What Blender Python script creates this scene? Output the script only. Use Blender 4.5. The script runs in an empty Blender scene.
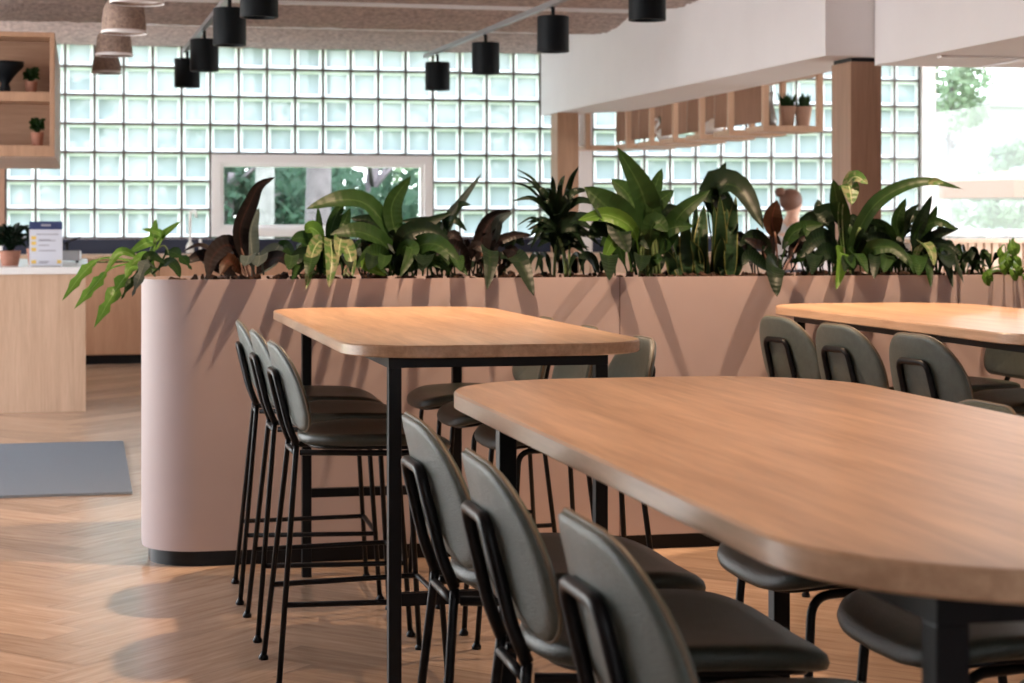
import bpy, bmesh, math, random
from mathutils import Vector, Matrix
R = random.Random(7)
SC = bpy.context.scene; COL = SC.collection
F = 1900.0; H = 1.2; HY = 224.0
YAW = math.atan2(427, 1900); CS = math.cos(YAW); SN = math.sin(YAW)
def at(px, py, Y):                      # point of the room seen at a pixel, on the plane y = Y
    t = (px-512)/F; Z = Y/(CS-SN*t)
    return Vector((Z*(CS*t+SN), Y, H-(py-HY)/F*Z))

# ---------------------------------------------------------------- materials
def newmat(name):
    m = bpy.data.materials.new(name); m.use_nodes = True
    nt = m.node_tree; return m, nt, nt.nodes['Principled BSDF']
def N(nt, typ, **kw):
    n = nt.nodes.new(typ)
    for k, v in kw.items():
        if k in n.inputs: n.inputs[k].default_value = v
        else: setattr(n, k, v)
    return n
def plain(name, col, rough=.5, metal=0, spec=.5, var=0, scale=20, bump=0, bscale=200):
    m, nt, b = newmat(name); L = nt.links
    b.inputs['Base Color'].default_value = (*col, 1); b.inputs['Roughness'].default_value = rough
    b.inputs['Metallic'].default_value = metal; b.inputs['Specular IOR Level'].default_value = spec
    tc = N(nt, 'ShaderNodeTexCoord')
    nz = N(nt, 'ShaderNodeTexNoise', Scale=scale, Detail=4.0); L.new(tc.outputs['Object'], nz.inputs['Vector'])
    if var:
        r = N(nt, 'ShaderNodeValToRGB'); r.color_ramp.elements[0].position = .3; r.color_ramp.elements[1].position = .7
        r.color_ramp.elements[0].color = (*[c*(1-var) for c in col], 1); r.color_ramp.elements[1].color = (*[min(1, c*(1+var)) for c in col], 1)
        L.new(nz.outputs['Fac'], r.inputs['Fac']); L.new(r.outputs['Color'], b.inputs['Base Color'])
    if bump:
        n2 = N(nt, 'ShaderNodeTexNoise', Scale=bscale, Detail=5.0); L.new(tc.outputs['Object'], n2.inputs['Vector'])
        bp = N(nt, 'ShaderNodeBump', Strength=bump, Distance=.01); L.new(n2.outputs['Fac'], bp.inputs['Height']); L.new(bp.outputs['Normal'], b.inputs['Normal'])
    return m
def wood(name, a, c, axis='Y', rough=.42, scale=1.0, amount=1.0):
    m, nt, b = newmat(name); L = nt.links
    tc = N(nt, 'ShaderNodeTexCoord'); mp = N(nt, 'ShaderNodeMapping')
    s = {'X': (.6, 9, 9), 'Y': (9, .6, 9), 'Z': (9, 9, .6)}[axis]
    mp.inputs['Scale'].default_value = [q*scale for q in s]
    L.new(tc.outputs['Object'], mp.inputs['Vector'])
    n1 = N(nt, 'ShaderNodeTexNoise', Scale=1.6, Detail=6.0, Roughness=.62, Distortion=.7); L.new(mp.outputs[0], n1.inputs['Vector'])
    n2 = N(nt, 'ShaderNodeTexNoise', Scale=9.0, Detail=3.0, Roughness=.6); L.new(mp.outputs[0], n2.inputs['Vector'])
    mx = N(nt, 'ShaderNodeMix'); mx.inputs[0].default_value = .35
    L.new(n1.outputs['Fac'], mx.inputs[2]); L.new(n2.outputs['Fac'], mx.inputs[3])
    r = N(nt, 'ShaderNodeValToRGB'); e = r.color_ramp.elements
    e[0].position = .5-.16*amount; e[1].position = .5+.16*amount; e[0].color = (*a, 1); e[1].color = (*c, 1)
    L.new(mx.outputs[0], r.inputs['Fac']); L.new(r.outputs['Color'], b.inputs['Base Color'])
    bp = N(nt, 'ShaderNodeBump', Strength=.12, Distance=.004); L.new(n2.outputs['Fac'], bp.inputs['Height']); L.new(bp.outputs['Normal'], b.inputs['Normal'])
    b.inputs['Roughness'].default_value = rough
    return m
M = {}
M['oak_top'] = wood('oak_tabletop', (.38, .225, .135), (.68, .44, .285), 'Y', .32)
M['oak_v'] = wood('oak_upright', (.27, .15, .095), (.38, .22, .145), 'Z', .5)
M['oak_pale'] = wood('oak_counter', (.50, .33, .22), (.66, .47, .34), 'Z', .5)
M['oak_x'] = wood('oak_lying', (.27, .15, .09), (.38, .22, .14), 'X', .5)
M['oak_y'] = wood('oak_shelf', (.34, .19, .115), (.47, .28, .175), 'Z', .5)
M['oak_cab'] = wood('warm_oak_fronts', (.48, .26, .155), (.60, .35, .22), 'Z', .45)
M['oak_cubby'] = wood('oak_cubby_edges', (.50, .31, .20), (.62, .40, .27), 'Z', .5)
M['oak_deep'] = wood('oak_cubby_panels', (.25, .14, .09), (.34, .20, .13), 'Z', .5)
M['black'] = plain('black_powder_coat', (.006, .006, .0075), .38, 0, .22)
M['matblack'] = plain('matt_black_lamp', (.004, .006, .008), .5, 0, .15)
M['vinyl'] = plain('green_grey_vinyl', (.085, .105, .095), .38, 0, .5, .12, 60, .25, 320)
M['vinyl_seat'] = plain('dark_green_vinyl', (.035, .043, .036), .36, 0, .5, .12, 60, .25, 320)
M['rim_glint'] = plain('olive_rim_glint', (.16, .125, .085), .5)  # warm reflection on the backrest rim, put into the colour
M['chrome'] = plain('brushed_steel', (.3, .29, .28), .25, 1)
M['planter'] = plain('dusty_pink_laminate', (.46, .37, .365), .55, 0, .4, .025, 5)
M['seam'] = plain('joint_shadow_gap', (.15, .09, .08), .8)
M['soil'] = plain('dark_bark_soil', (.035, .018, .012), .95, 0, .2, .6, 60, 1, 70)
M['white'] = plain('white_plaster', (.82, .785, .785), .75, 0, .3, .015, 3)
M['white_top'] = plain('white_stone_top', (.8, .8, .8), .25, 0, .5, .02, 20)
M['navy'] = plain('navy_splashback', (.018, .024, .05), .3)
M['frame'] = plain('white_window_frame', (.93, .91, .91), .45)
M['mortar'] = plain('dark_joint', (.13, .10, .095), .8)
M['carpet'] = plain('blue_grey_mat', (.22, .25, .29), .95, 0, .1, .35, 250, .6, 500)
M['terracotta'] = plain('terracotta', (.35, .16, .11), .8, 0, .3, .1, 30)
M['paperpot'] = plain('crumpled_brown_paper', (.45, .28, .2), .8)
M['ceramic'] = plain('white_ceramic', (.8, .78, .76), .25)
M['silver'] = plain('silver_plastic', (.35, .35, .36), .35, .6)
M['paper'] = plain('white_paper', (.62, .64, .72), .6)
M['ink'] = plain('dark_blue_ink', (.02, .035, .12), .6)
M['greyink'] = plain('grey_ink', (.3, .3, .36), .6)
M['yellow'] = plain('yellow_print', (.75, .52, .12), .6)
M['skin'] = plain('skin', (.62, .36, .26), .55)
M['hair'] = plain('reddish_blond_hair', (.15, .07, .045), .6, 0, .4, .2, 90)
M['sweater'] = plain('pale_grey_sweater', (.55, .52, .52), .9, 0, .2, .06, 80)
M['trousers'] = plain('dark_trousers', (.05, .055, .08), .9)
M['rope'] = plain('woven_fibre_shade', (.30, .215, .175), .9, 0, .2, .3, 50, 1, 110)
M['shade_in'] = plain('white_shade_lining', (.8, .77, .77), .6)
M['bark'] = plain('pale_bark', (.26, .24, .24), .9, 0, .2, .25, 6)
M['bark_dark'] = plain('grey_brown_bark', (.16, .13, .14), .9, 0, .2, .25, 6)
M['grass'] = plain('lawn', (.13, .22, .06), .95, 0, .1, .3, 1.5)
M['facade'] = plain('white_facade', (.26, .25, .25), .8)
M['winglass'] = plain('dark_facade_pane', (.12, .15, .18), .2)
M['orange'] = plain('orange_canvas', (.17, .055, .018), .8)
M['tile'] = plain('pale_ceiling_tile', (.74, .66, .63), .8)
M['strip'] = plain('white_rail_and_lit_line', (.88, .86, .86), .5)
def leafmat(name, col, rib, rough=.35, vari=None, trans=.25, edge=None):
    m, nt, b = newmat(name); L = nt.links
    uv = N(nt, 'ShaderNodeUVMap'); sp = N(nt, 'ShaderNodeSeparateXYZ'); L.new(uv.outputs[0], sp.inputs[0])
    a = N(nt, 'ShaderNodeMath', operation='SUBTRACT'); L.new(sp.outputs[0], a.inputs[0]); a.inputs[1].default_value = .5
    ab = N(nt, 'ShaderNodeMath', operation='ABSOLUTE'); L.new(a.outputs[0], ab.inputs[0])
    tc = N(nt, 'ShaderNodeTexCoord')
    nz = N(nt, 'ShaderNodeTexNoise', Scale=14.0, Detail=3.0); L.new(tc.outputs['Object'], nz.inputs['Vector'])
    base = N(nt, 'ShaderNodeMix', data_type='RGBA')
    base.inputs[6].default_value = (*[c*.65 for c in col], 1); base.inputs[7].default_value = (*[c*1.3 for c in col], 1)
    L.new(nz.outputs['Fac'], base.inputs[0]); out = base.outputs[2]
    if vari:
        n2 = N(nt, 'ShaderNodeTexNoise', Scale=42.0, Detail=3.0); L.new(tc.outputs['Object'], n2.inputs['Vector'])
        rr = N(nt, 'ShaderNodeValToRGB'); rr.color_ramp.elements[0].position = .47; rr.color_ramp.elements[1].position = .54
        L.new(n2.outputs['Fac'], rr.inputs['Fac'])
        mx = N(nt, 'ShaderNodeMix', data_type='RGBA'); L.new(rr.outputs['Color'], mx.inputs[0]); L.new(out, mx.inputs[6]); mx.inputs[7].default_value = (*vari, 1); out = mx.outputs[2]
    cr = N(nt, 'ShaderNodeMath', operation='LESS_THAN'); L.new(ab.outputs[0], cr.inputs[0]); cr.inputs[1].default_value = .035
    mx = N(nt, 'ShaderNodeMix', data_type='RGBA'); L.new(cr.outputs[0], mx.inputs[0]); L.new(out, mx.inputs[6]); mx.inputs[7].default_value = (*rib, 1); out = mx.outputs[2]
    if edge:
        gr = N(nt, 'ShaderNodeMath', operation='GREATER_THAN'); L.new(ab.outputs[0], gr.inputs[0]); gr.inputs[1].default_value = .42
        mx = N(nt, 'ShaderNodeMix', data_type='RGBA'); L.new(gr.outputs[0], mx.inputs[0]); L.new(out, mx.inputs[6]); mx.inputs[7].default_value = (*edge, 1); out = mx.outputs[2]
    L.new(out, b.inputs['Base Color']); b.inputs['Roughness'].default_value = rough; b.inputs['Specular IOR Level'].default_value = .16
    wv = N(nt, 'ShaderNodeTexWave', Scale=5.0, Distortion=1.0); L.new(uv.outputs[0], wv.inputs['Vector'])
    wv.bands_direction = 'Y'
    bp = N(nt, 'ShaderNodeBump', Strength=.15, Distance=.004); L.new(wv.outputs['Fac'], bp.inputs['Height']); L.new(bp.outputs['Normal'], b.inputs['Normal'])
    tr = N(nt, 'ShaderNodeBsdfTranslucent'); L.new(out, tr.inputs['Color'])
    ms = N(nt, 'ShaderNodeMixShader'); ms.inputs[0].default_value = trans
    L.new(b.outputs[0], ms.inputs[1]); L.new(tr.outputs[0], ms.inputs[2]); L.new(ms.outputs[0], nt.nodes['Material Output'].inputs['Surface'])
    return m
M['leaf'] = leafmat('mid_green_leaf', (.016, .042, .010), (.035, .07, .02), .42, trans=.2)
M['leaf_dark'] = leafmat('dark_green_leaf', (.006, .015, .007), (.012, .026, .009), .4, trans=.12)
M['leaf_light'] = leafmat('fresh_green_leaf', (.10, .21, .035), (.17, .30, .08), trans=.4)
M['leaf_black'] = leafmat('blackish_burgundy_leaf', (.012, .009, .009), (.03, .014, .012), .4, trans=.1)
M['leaf_red'] = leafmat('brown_red_leaf', (.05, .022, .012), (.09, .03, .02), .4, trans=.25)
M['leaf_grey'] = leafmat('grey_green_leaf', (.06, .08, .075), (.10, .12, .11), .5, trans=.15)
M['leaf_vari'] = leafmat('mottled_leaf', (.06, .13, .035), (.3, .36, .2), .35, vari=(.17, .185, .10))
M['leaf_sword'] = leafmat('sword_leaf', (.017, .042, .017), (.017, .042, .017), .45, edge=(.12, .13, .04), trans=.1)
M['stem'] = plain('green_stem', (.10, .15, .05), .6)
M['stem_red'] = plain('reddish_stem', (.14, .07, .05), .6)
M['outleaf'] = leafmat('garden_tree_leaf', (.05, .095, .06), (.08, .13, .08), .6, trans=.45)
M['outleaf2'] = leafmat('pale_garden_leaf', (.24, .31, .2), (.27, .34, .22), .6, trans=.5)

def glassmat(name, tint, transp):
    m, nt, b = newmat(name); L = nt.links; nt.nodes.remove(b)
    tr = N(nt, 'ShaderNodeBsdfTranslucent', Color=(*tint, 1)); tp = N(nt, 'ShaderNodeBsdfTransparent', Color=(.86, .95, .95, 1))
    tc = N(nt, 'ShaderNodeTexCoord'); nz = N(nt, 'ShaderNodeTexNoise', Scale=7.0, Detail=2.0); L.new(tc.outputs['Object'], nz.inputs['Vector'])
    mr = N(nt, 'ShaderNodeMapRange'); mr.inputs[3].default_value = transp*.1; mr.inputs[4].default_value = min(1, transp*1.7); L.new(nz.outputs['Fac'], mr.inputs[0])
    ms = N(nt, 'ShaderNodeMixShader'); L.new(mr.outputs[0], ms.inputs[0])
    gl = N(nt, 'ShaderNodeBsdfGlossy', Roughness=.1); m2 = N(nt, 'ShaderNodeMixShader'); m2.inputs[0].default_value = .04
    L.new(tr.outputs[0], ms.inputs[1]); L.new(tp.outputs[0], ms.inputs[2]); L.new(ms.outputs[0], m2.inputs[1]); L.new(gl.outputs[0], m2.inputs[2])
    L.new(m2.outputs[0], nt.nodes['Material Output'].inputs['Surface'])
    return m
M['block_rim'] = glassmat('glass_block_rim', (.97, .97, .97), .10)
M['block_face'] = glassmat('glass_block_face', (.285, .325, .34), .05)
def paneglass():
    m, nt, b = newmat('clear_pane'); L = nt.links; nt.nodes.remove(b)
    tp = N(nt, 'ShaderNodeBsdfTransparent', Color=(.95, .98, .98, 1)); gl = N(nt, 'ShaderNodeBsdfGlossy', Roughness=.02)
    m2 = N(nt, 'ShaderNodeMixShader'); m2.inputs[0].default_value = .05
    L.new(tp.outputs[0], m2.inputs[1]); L.new(gl.outputs[0], m2.inputs[2]); L.new(m2.outputs[0], nt.nodes['Material Output'].inputs['Surface'])
    return m
M['pane'] = paneglass()
def emit(name, col, s):
    m, nt, b = newmat(name); b.inputs['Base Color'].default_value = (*col, 1)
    b.inputs['Emission Color'].default_value = (*col, 1); b.inputs['Emission Strength'].default_value = s
    return m
M['bulb'] = emit('lamp_glow', (1, .8, .55), 4)
def floormat():
    m, nt, b = newmat('herringbone_oak'); L = nt.links
    at_ = N(nt, 'ShaderNodeAttribute', attribute_name='plank'); uv = N(nt, 'ShaderNodeUVMap')
    mp = N(nt, 'ShaderNodeMapping'); mp.inputs['Scale'].default_value = (2.5, 28, 1); L.new(uv.outputs[0], mp.inputs[0])
    nz = N(nt, 'ShaderNodeTexNoise', Scale=1.3, Detail=6.0, Roughness=.65, Distortion=.4); L.new(mp.outputs[0], nz.inputs['Vector'])
    r = N(nt, 'ShaderNodeValToRGB'); e = r.color_ramp.elements; e[0].position = .33; e[1].position = .68
    e[0].color = (.42, .275, .185, 1); e[1].color = (.60, .43, .31, 1); L.new(nz.outputs['Fac'], r.inputs['Fac'])
    sp = N(nt, 'ShaderNodeMapRange'); sp.inputs[3].default_value = .8; sp.inputs[4].default_value = 1.15; L.new(at_.outputs['Fac'], sp.inputs[0])
    mx = N(nt, 'ShaderNodeMix', data_type='RGBA', blend_type='MULTIPLY'); mx.inputs[0].default_value = 1
    L.new(r.outputs['Color'], mx.inputs[6]); L.new(sp.outputs[0], mx.inputs[7]); L.new(mx.outputs[2], b.inputs['Base Color'])
    b.inputs['Roughness'].default_value = .22
    bp = N(nt, 'ShaderNodeBump', Strength=.05, Distance=.003); L.new(nz.outputs['Fac'], bp.inputs['Height']); L.new(bp.outputs['Normal'], b.inputs['Normal'])
    return m
M['floor'] = floormat()
M['gap'] = plain('floor_joint', (.26, .17, .11), .9)
def ribmat():
    m = plain('rough_sprayed_ceiling', (.50, .405, .37), .95, 0, .2, .28, 26, 1, 40); return m
M['ceil'] = ribmat()

# ---------------------------------------------------------------- mesh helpers
def obj(name, bm, mat, parent=None, smooth=False, bevel=0, loc=None, rot=None, autos=None):
    me = bpy.data.meshes.new(name); bm.normal_update(); bm.to_mesh(me); bm.free()
    for m in (mat if isinstance(mat, list) else [mat]): me.materials.append(M[m])
    if smooth: me.shade_smooth()
    if autos is not None:
        me.shade_smooth(); me.set_sharp_from_angle(angle=math.radians(autos))
    o = bpy.data.objects.new(name, me); COL.objects.link(o)
    if parent: o.parent = parent
    if loc: o.location = loc
    if rot: o.rotation_euler = (0, 0, rot)
    if bevel:
        b = o.modifiers.new('bevel', 'BEVEL'); b.width = bevel; b.segments = 2; b.limit_method = 'ANGLE'
    return o
def thing(name, label, cat, loc=(0, 0, 0), rz=0, group=None):
    o = bpy.data.objects.new(name, None); COL.objects.link(o); o.empty_display_size = .1
    o.location = loc; o.rotation_euler = (0, 0, rz); tag(o, label, cat, group); return o
def tag(o, label, cat, group=None):
    o['label'] = label; o['category'] = cat
    if group: o['group'] = group
    return o
def struct(o): o['kind'] = 'structure'; return o
def BM(): return bmesh.new()
def box(bm, x0, x1, y0, y1, z0, z1, mi=0):
    v = [bm.verts.new(p) for p in [(x0, y0, z0), (x1, y0, z0), (x1, y1, z0), (x0, y1, z0), (x0, y0, z1), (x1, y0, z1), (x1, y1, z1), (x0, y1, z1)]]
    for f in [(3, 2, 1, 0), (4, 5, 6, 7), (0, 1, 5, 4), (1, 2, 6, 5), (2, 3, 7, 6), (3, 0, 4, 7)]:
        bm.faces.new([v[i] for i in f]).material_index = mi
    return bm
def B(*a): return box(BM(), *a)
def prism(bm, pts, z0, z1, mi=0):
    lo = [bm.verts.new((x, y, z0)) for x, y in pts]; hi = [bm.verts.new((x, y, z1)) for x, y in pts]; n = len(pts)
    bm.faces.new(lo[::-1]).material_index = mi; bm.faces.new(hi).material_index = mi
    for i in range(n): bm.faces.new([lo[i], lo[(i+1) % n], hi[(i+1) % n], hi[i]]).material_index = mi
    return bm
def rrect(x0, x1, y0, y1, r, n=10, bow=0):
    out = []
    for cx, cy, a0 in ((x1-r, y1-r, 0), (x0+r, y1-r, 90), (x0+r, y0+r, 180), (x1-r, y0+r, 270)):
        for i in range(n+1):
            a = math.radians(a0+90*i/n); out.append((cx+r*math.cos(a), cy+r*math.sin(a)))
    return out
def fillet(pts, r, n=5):
    pts = [Vector(p) for p in pts]; out = [pts[0]]
    for i in range(1, len(pts)-1):
        a, b, c = pts[i-1], pts[i], pts[i+1]; d1 = (a-b); d2 = (c-b); rr = min(r, d1.length*.45, d2.length*.45)
        p = b+d1.normalized()*rr; q = b+d2.normalized()*rr
        for k in range(n+1):
            t = k/n; out.append(p*(1-t)**2+b*2*t*(1-t)+q*t*t)
    out.append(pts[-1]); return out
def tube(bm, pts, r, seg=8, mi=0, closed=False):
    pts = [Vector(p) for p in pts]; n = len(pts); rings = []; prev = None
    for i, p in enumerate(pts):
        if closed: T = (pts[(i+1) % n]-pts[i-1]).normalized()
        else: T = (pts[min(i+1, n-1)]-pts[max(i-1, 0)]).normalized()
        if prev is None:
            prev = T.orthogonal().normalized()
        u = (prev-T*prev.dot(T)).normalized(); prev = u; w = T.cross(u)
        rr = r[i] if isinstance(r, (list, tuple)) else r
        rings.append([bm.verts.new(p+(u*math.cos(2*math.pi*k/seg)+w*math.sin(2*math.pi*k/seg))*rr) for k in range(seg)])
    m = n if closed else n-1
    for i in range(m):
        A, Bq = rings[i], rings[(i+1) % n]
        for k in range(seg): bm.faces.new([A[k], A[(k+1) % seg], Bq[(k+1) % seg], Bq[k]]).material_index = mi
    if not closed: bm.faces.new(rings[0][::-1]).material_index = mi; bm.faces.new(rings[-1]).material_index = mi
    return bm
def lathe(bm, prof, c=(0, 0, 0), seg=20, mi=0, wob=None, cap=True):
    rings = []
    for r, z in prof:
        rings.append([bm.verts.new((c[0]+r*(1+(wob(k, z) if wob else 0))*math.cos(2*math.pi*k/seg), c[1]+r*(1+(wob(k, z) if wob else 0))*math.sin(2*math.pi*k/seg), c[2]+z)) for k in range(seg)])
    for a, b in zip(rings, rings[1:]):
        for k in range(seg): bm.faces.new([a[k], a[(k+1) % seg], b[(k+1) % seg], b[k]]).material_index = mi
    if cap:
        bm.faces.new(rings[0][::-1]).material_index = mi; bm.faces.new(rings[-1]).material_index = mi
    return bm
def crom(P, n=12):
    P = [Vector(p) for p in P]
    Q = [P[0]*2-P[1]]+P+[P[-1]*2-P[-2]]; out = []
    segs = len(P)-1
    for j in range(n+1):
        s = j/n*segs; i = min(int(s), segs-1); t = s-i
        a, b, c, d = Q[i], Q[i+1], Q[i+2], Q[i+3]
        out.append(.5*((2*b)+(c-a)*t+(2*a-5*b+4*c-d)*t*t+(3*b-a-3*c+d)*t**3))
    return out
def leaf(bm, P, w, nrm=(0, -1, .25), pet=.2, fold=.25, lobes=0, sharp=1.0, mi=0, n=16, stem=.0035):
    """blade along a curve of 3-D points; w = half width in metres"""
    uvl = bm.loops.layers.uv.verify(); C = crom(P, n); nrm = Vector(nrm).normalized(); rows = []
    L = len(C)-1
    for i, p in enumerate(C):
        s = i/L; T = (C[min(i+1, L)]-C[max(i-1, 0)]).normalized(); sd = T.cross(nrm)
        if sd.length < .15: sd = T.cross(Vector((.3, -.6, .8)))
        sd.normalize(); up = sd.cross(T).normalized()
        if s < pet: h = stem
        else:
            q = (s-pet)/(1-pet); h = stem*(1-q)+w*(math.sin(math.pi*q**.8)**.68 if q < 1 else 0)*(1-.25*(sharp-1)*q)
            if lobes: h *= .32+.68*abs(math.cos(lobes*math.pi*q))
        row = []
        for k in (-1, -.5, 0, .5, 1):
            row.append(bm.verts.new(p+sd*h*k+up*h*fold*(abs(k)**1.5)+up*h*.06*math.sin(9*s+k*2)))
        rows.append((row, s))
    for (a, s0), (b, s1) in zip(rows, rows[1:]):
        for k in range(4):
            f = bm.faces.new([a[k], a[k+1], b[k+1], b[k]]); f.material_index = mi; f.smooth = True
            for lp, (u, v) in zip(f.loops, ((k/4, s0), ((k+1)/4, s0), ((k+1)/4, s1), (k/4, s1))): lp[uvl].uv = (u, v)
def copytree(o, parent=None):
    c = o.copy(); COL.objects.link(c); c.parent = parent
    for ch in [q for q in COL.objects if q.parent == o]: copytree(ch, c)
    return c

# ---------------------------------------------------------------- floor (herringbone planks, oak)
W_, Lp = .17, 5
bm = BM(); uvl = bm.loops.layers.uv.verify(); att = bm.faces.layers.float.new('plank')
c45 = math.sqrt(.5)
def plank(x0, y0, dx, dy, along):
    g = .007; q = [(x0+g, y0+g), (x0+dx-g, y0+g), (x0+dx-g, y0+dy-g), (x0+g, y0+dy-g)]
    P = [((x-y)*c45*W_, (x+y)*c45*W_) for x, y in q]
    if max(p[0] for p in P) < -4.2 or min(p[0] for p in P) > 9.6 or max(p[1] for p in P) < -3.9 or min(p[1] for p in P) > 17.2: return
    P = [(min(9.6, max(-4.2, p[0])), min(17.2, max(-3.9, p[1]))) for p in P]
    f = bm.faces.new([bm.verts.new((a, b, 0)) for a, b in P]); f[att] = R.random(); o1 = R.random()*20; o2 = R.random()*20
    for lp, (x, y) in zip(f.loops, q):
        lp[uvl].uv = ((x-x0)*W_+o1, (y-y0)*W_+o2) if along == 0 else ((y-y0)*W_+o1, (x-x0)*W_+o2)
for i in range(-140, 300):
    for j in range(-32, 32):
        x, y = i+Lp*j, i-Lp*j
        plank(x, y, Lp, 1, 0); plank(x+Lp, y+1-Lp, 1, Lp, 1)
fl = struct(obj('floor', bm, 'floor'))
sub = struct(obj('trim_1', B(-4.2, 9.6, -4, 17.2, -.05, -.002), 'gap'))

# ---------------------------------------------------------------- back wall of glass blocks with window
YW = 17.2; GX0 = -.171; P_ = .2526; Z0 = 1.075
bm = BM()
def block(x, z):
    g = .009; x0, x1, z0, z1 = x+g, x+P_-g, z+g, z+P_-g; rm = .027
    a = [(x0, z0), (x1, z0), (x1, z1), (x0, z1)]; c = [(x0+rm, z0+rm), (x1-rm, z0+rm), (x1-rm, z1-rm), (x0+rm, z1-rm)]
    for y, yi, s in ((YW-.04, YW-.032, 1), (YW+.04, YW+.032, -1)):
        A = [bm.verts.new((p[0], y, p[1])) for p in a]; C = [bm.verts.new((p[0], yi, p[1])) for p in c]
        for k in range(4):
            q = [A[k], A[(k+1) % 4], C[(k+1) % 4], C[k]]; bm.faces.new(q if s > 0 else q[::-1]).material_index = 0
        if s > 0: bm.faces.new(C).material_index = 1
        # outer face is the clear back of the block, left open to the light
def inwin(k, r): return 5 <= k < 13 and r < 3
bj = BM(); NR = 8
for k in range(-2, 32):
    for r in range(NR):
        if inwin(k, r): continue
        block(GX0+k*P_, Z0+r*P_)
blocks = struct(obj('window_1', bm, ['block_rim', 'block_face']))
for k in range(-2, 33):
    x = GX0+k*P_
    z0 = Z0+3*P_ if 5 < k < 13 else Z0
    box(bj, x-.010, x+.010, YW-.042, YW+.035, z0, Z0+NR*P_)
for r in range(NR+1):
    z = Z0+r*P_
    for xa, xb in ([(GX0-2*P_, GX0+5*P_), (GX0+13*P_, GX0+32*P_)] if r < 3 else [(GX0-2*P_, GX0+32*P_)]):
        box(bj, xa, xb, YW-.0415, YW+.034, z-.010, z+.010)
struct(obj('trim_2', bj, 'mortar'))
struct(obj('wall_back', B(-4.2, 9.6, YW-.05, YW+.06, 0, Z0-.008), 'white'))
bm = BM(); box(bm, -4.2, GX0-2*P_-.008, YW-.05, YW+.05, Z0-.008, 3.3); struct(obj('wall_back_left', bm, 'oak_v'))
x0, x1, z0, z1 = GX0+5*P_+.01, GX0+13*P_-.01, Z0+.01, Z0+3*P_-.01
def winframe(name, x0, x1, z0, z1, fw, y0, y1):
    bm = BM(); box(bm, x0, x1, y0, y1, z0, z0+fw); box(bm, x0, x1, y0, y1, z1-fw, z1); box(bm, x0, x0+fw, y0, y1, z0+fw, z1-fw); box(bm, x1-fw, x1, y0, y1, z0+fw, z1-fw)
    # inner sash
    s = fw*.45; a, b, c, d = x0+fw, x1-fw, z0+fw, z1-fw
    box(bm, a, b, y0+.03, y1-.01, c, c+s); box(bm, a, b, y0+.03, y1-.01, d-s, d); box(bm, a, a+s, y0+.03, y1-.01, c+s, d-s); box(bm, b-s, b, y0+.03, y1-.01, c+s, d-s)
    o = struct(obj(name, bm, 'frame', bevel=.004))
    obj('pane', B(a, b, (y0+y1)/2+.01, (y0+y1)/2+.016, c, d), 'pane', o)
    return o
winframe('window_2', x0, x1, z0, z1, .075, YW-.09, YW+.05)
# white mullion strip, far post
struct(obj('trim_3', B(4.48, 4.605, YW-.12, YW-.05, 0, 2.6), 'white'))
struct(obj('trim_4', B(4.24, 4.30, YW-.12, YW-.05, 0, 2.6), 'white'))
# big clear window to the right
XR = GX0+32*P_
struct(obj('trim_5', B(XR+.01, XR+.09, YW-.1, YW+.06, 0, 3.2), 'frame'))
winframe('window_3', XR+.095, 9.6, Z0, 3.1, .05, YW-.09, YW+.05)
t = thing('window_bench', 'pale wooden sill with slatted front below the large clear window on the right', 'bench', (8.2, 16.9, 0))
obj('sill', B(-.6, 1.4, -.3, .18, 1.02, 1.06), 'oak_pale', t, bevel=.004)
bm = BM()
for i in range(24): box(bm, -.58+i*.082, -.58+i*.082+.06, -.24, -.2, .05, 1.02)
box(bm, -.58, 1.38, -.2, -.18, .02, 1.02); obj('slatted_front', bm, 'oak_pale', t)

# ---------------------------------------------------------------- ceiling ribs, soffits
bm = BM(); XA, XB = -4.2, 9.6
prof = []
y = 1.2
yy = [1.2]
centres = [17.0-1.93*i for i in range(9)]
ny = 520
for i in range(ny+1):
    Y = 1.0+i*(YW+.1-1.0)/ny
    z = 3.08
    for c in centres:
        d = (Y-c)/.93
        if abs(d) < 1: z = min(z, 3.08-.30*(1-d*d)**.5)
    prof.append((Y, z))
rr = random.Random(3); NX = 130; grid = []
for Y, z in prof:
    grid.append([bm.verts.new((XA+(XB-XA)*k/NX, Y, z+rr.uniform(-.012, .012))) for k in range(NX+1)])
for a, b in zip(grid, grid[1:]):
    for k in range(NX): bm.faces.new([a[k], b[k], b[k+1], a[k+1]])
struct(obj('ceiling', bm, 'ceil', smooth=True))
struct(obj('trim_6', B(XA-.05, XB+.05, -4.05, YW+.1, 3.12, 3.2), 'white'))
bm = BM(); prism(bm, [(4.31, 10.65), (4.80, 10.65), (4.78, 15.7), (4.72, 16.3), (4.45, 16.7), (4.45, YW-.05), (4.13, YW-.05)], 2.205, 3.1)
struct(obj('trim_7', bm, 'white'))
bm = BM(); box(bm, 4.62, 9.6, -4, 10.64, 2.15, 3.06); o = struct(obj('trim_8', bm, 'white'))
obj('ceiling_rails', (lambda b: [box(b, 4.7, 9.5, y, y+.05, 2.138, 2.149) for y in (9.9, 8.7, 7.5)] and [box(b, x, x+.05, 1.2, 10.5, 2.136, 2.147) for x in (5.25, 6.4, 7.6)] and b)(BM()), 'strip', o)
for y_, z_ in ((16.0, 2.862), (14.1, 2.842)):  # pale strips added to draw the lit line in the rib valleys
    struct(obj('trim_%d' % (13 if y_ > 15 else 14), B(.3, 4.15, y_, y_+.03, z_-.014, z_+.014), 'strip'))
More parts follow.
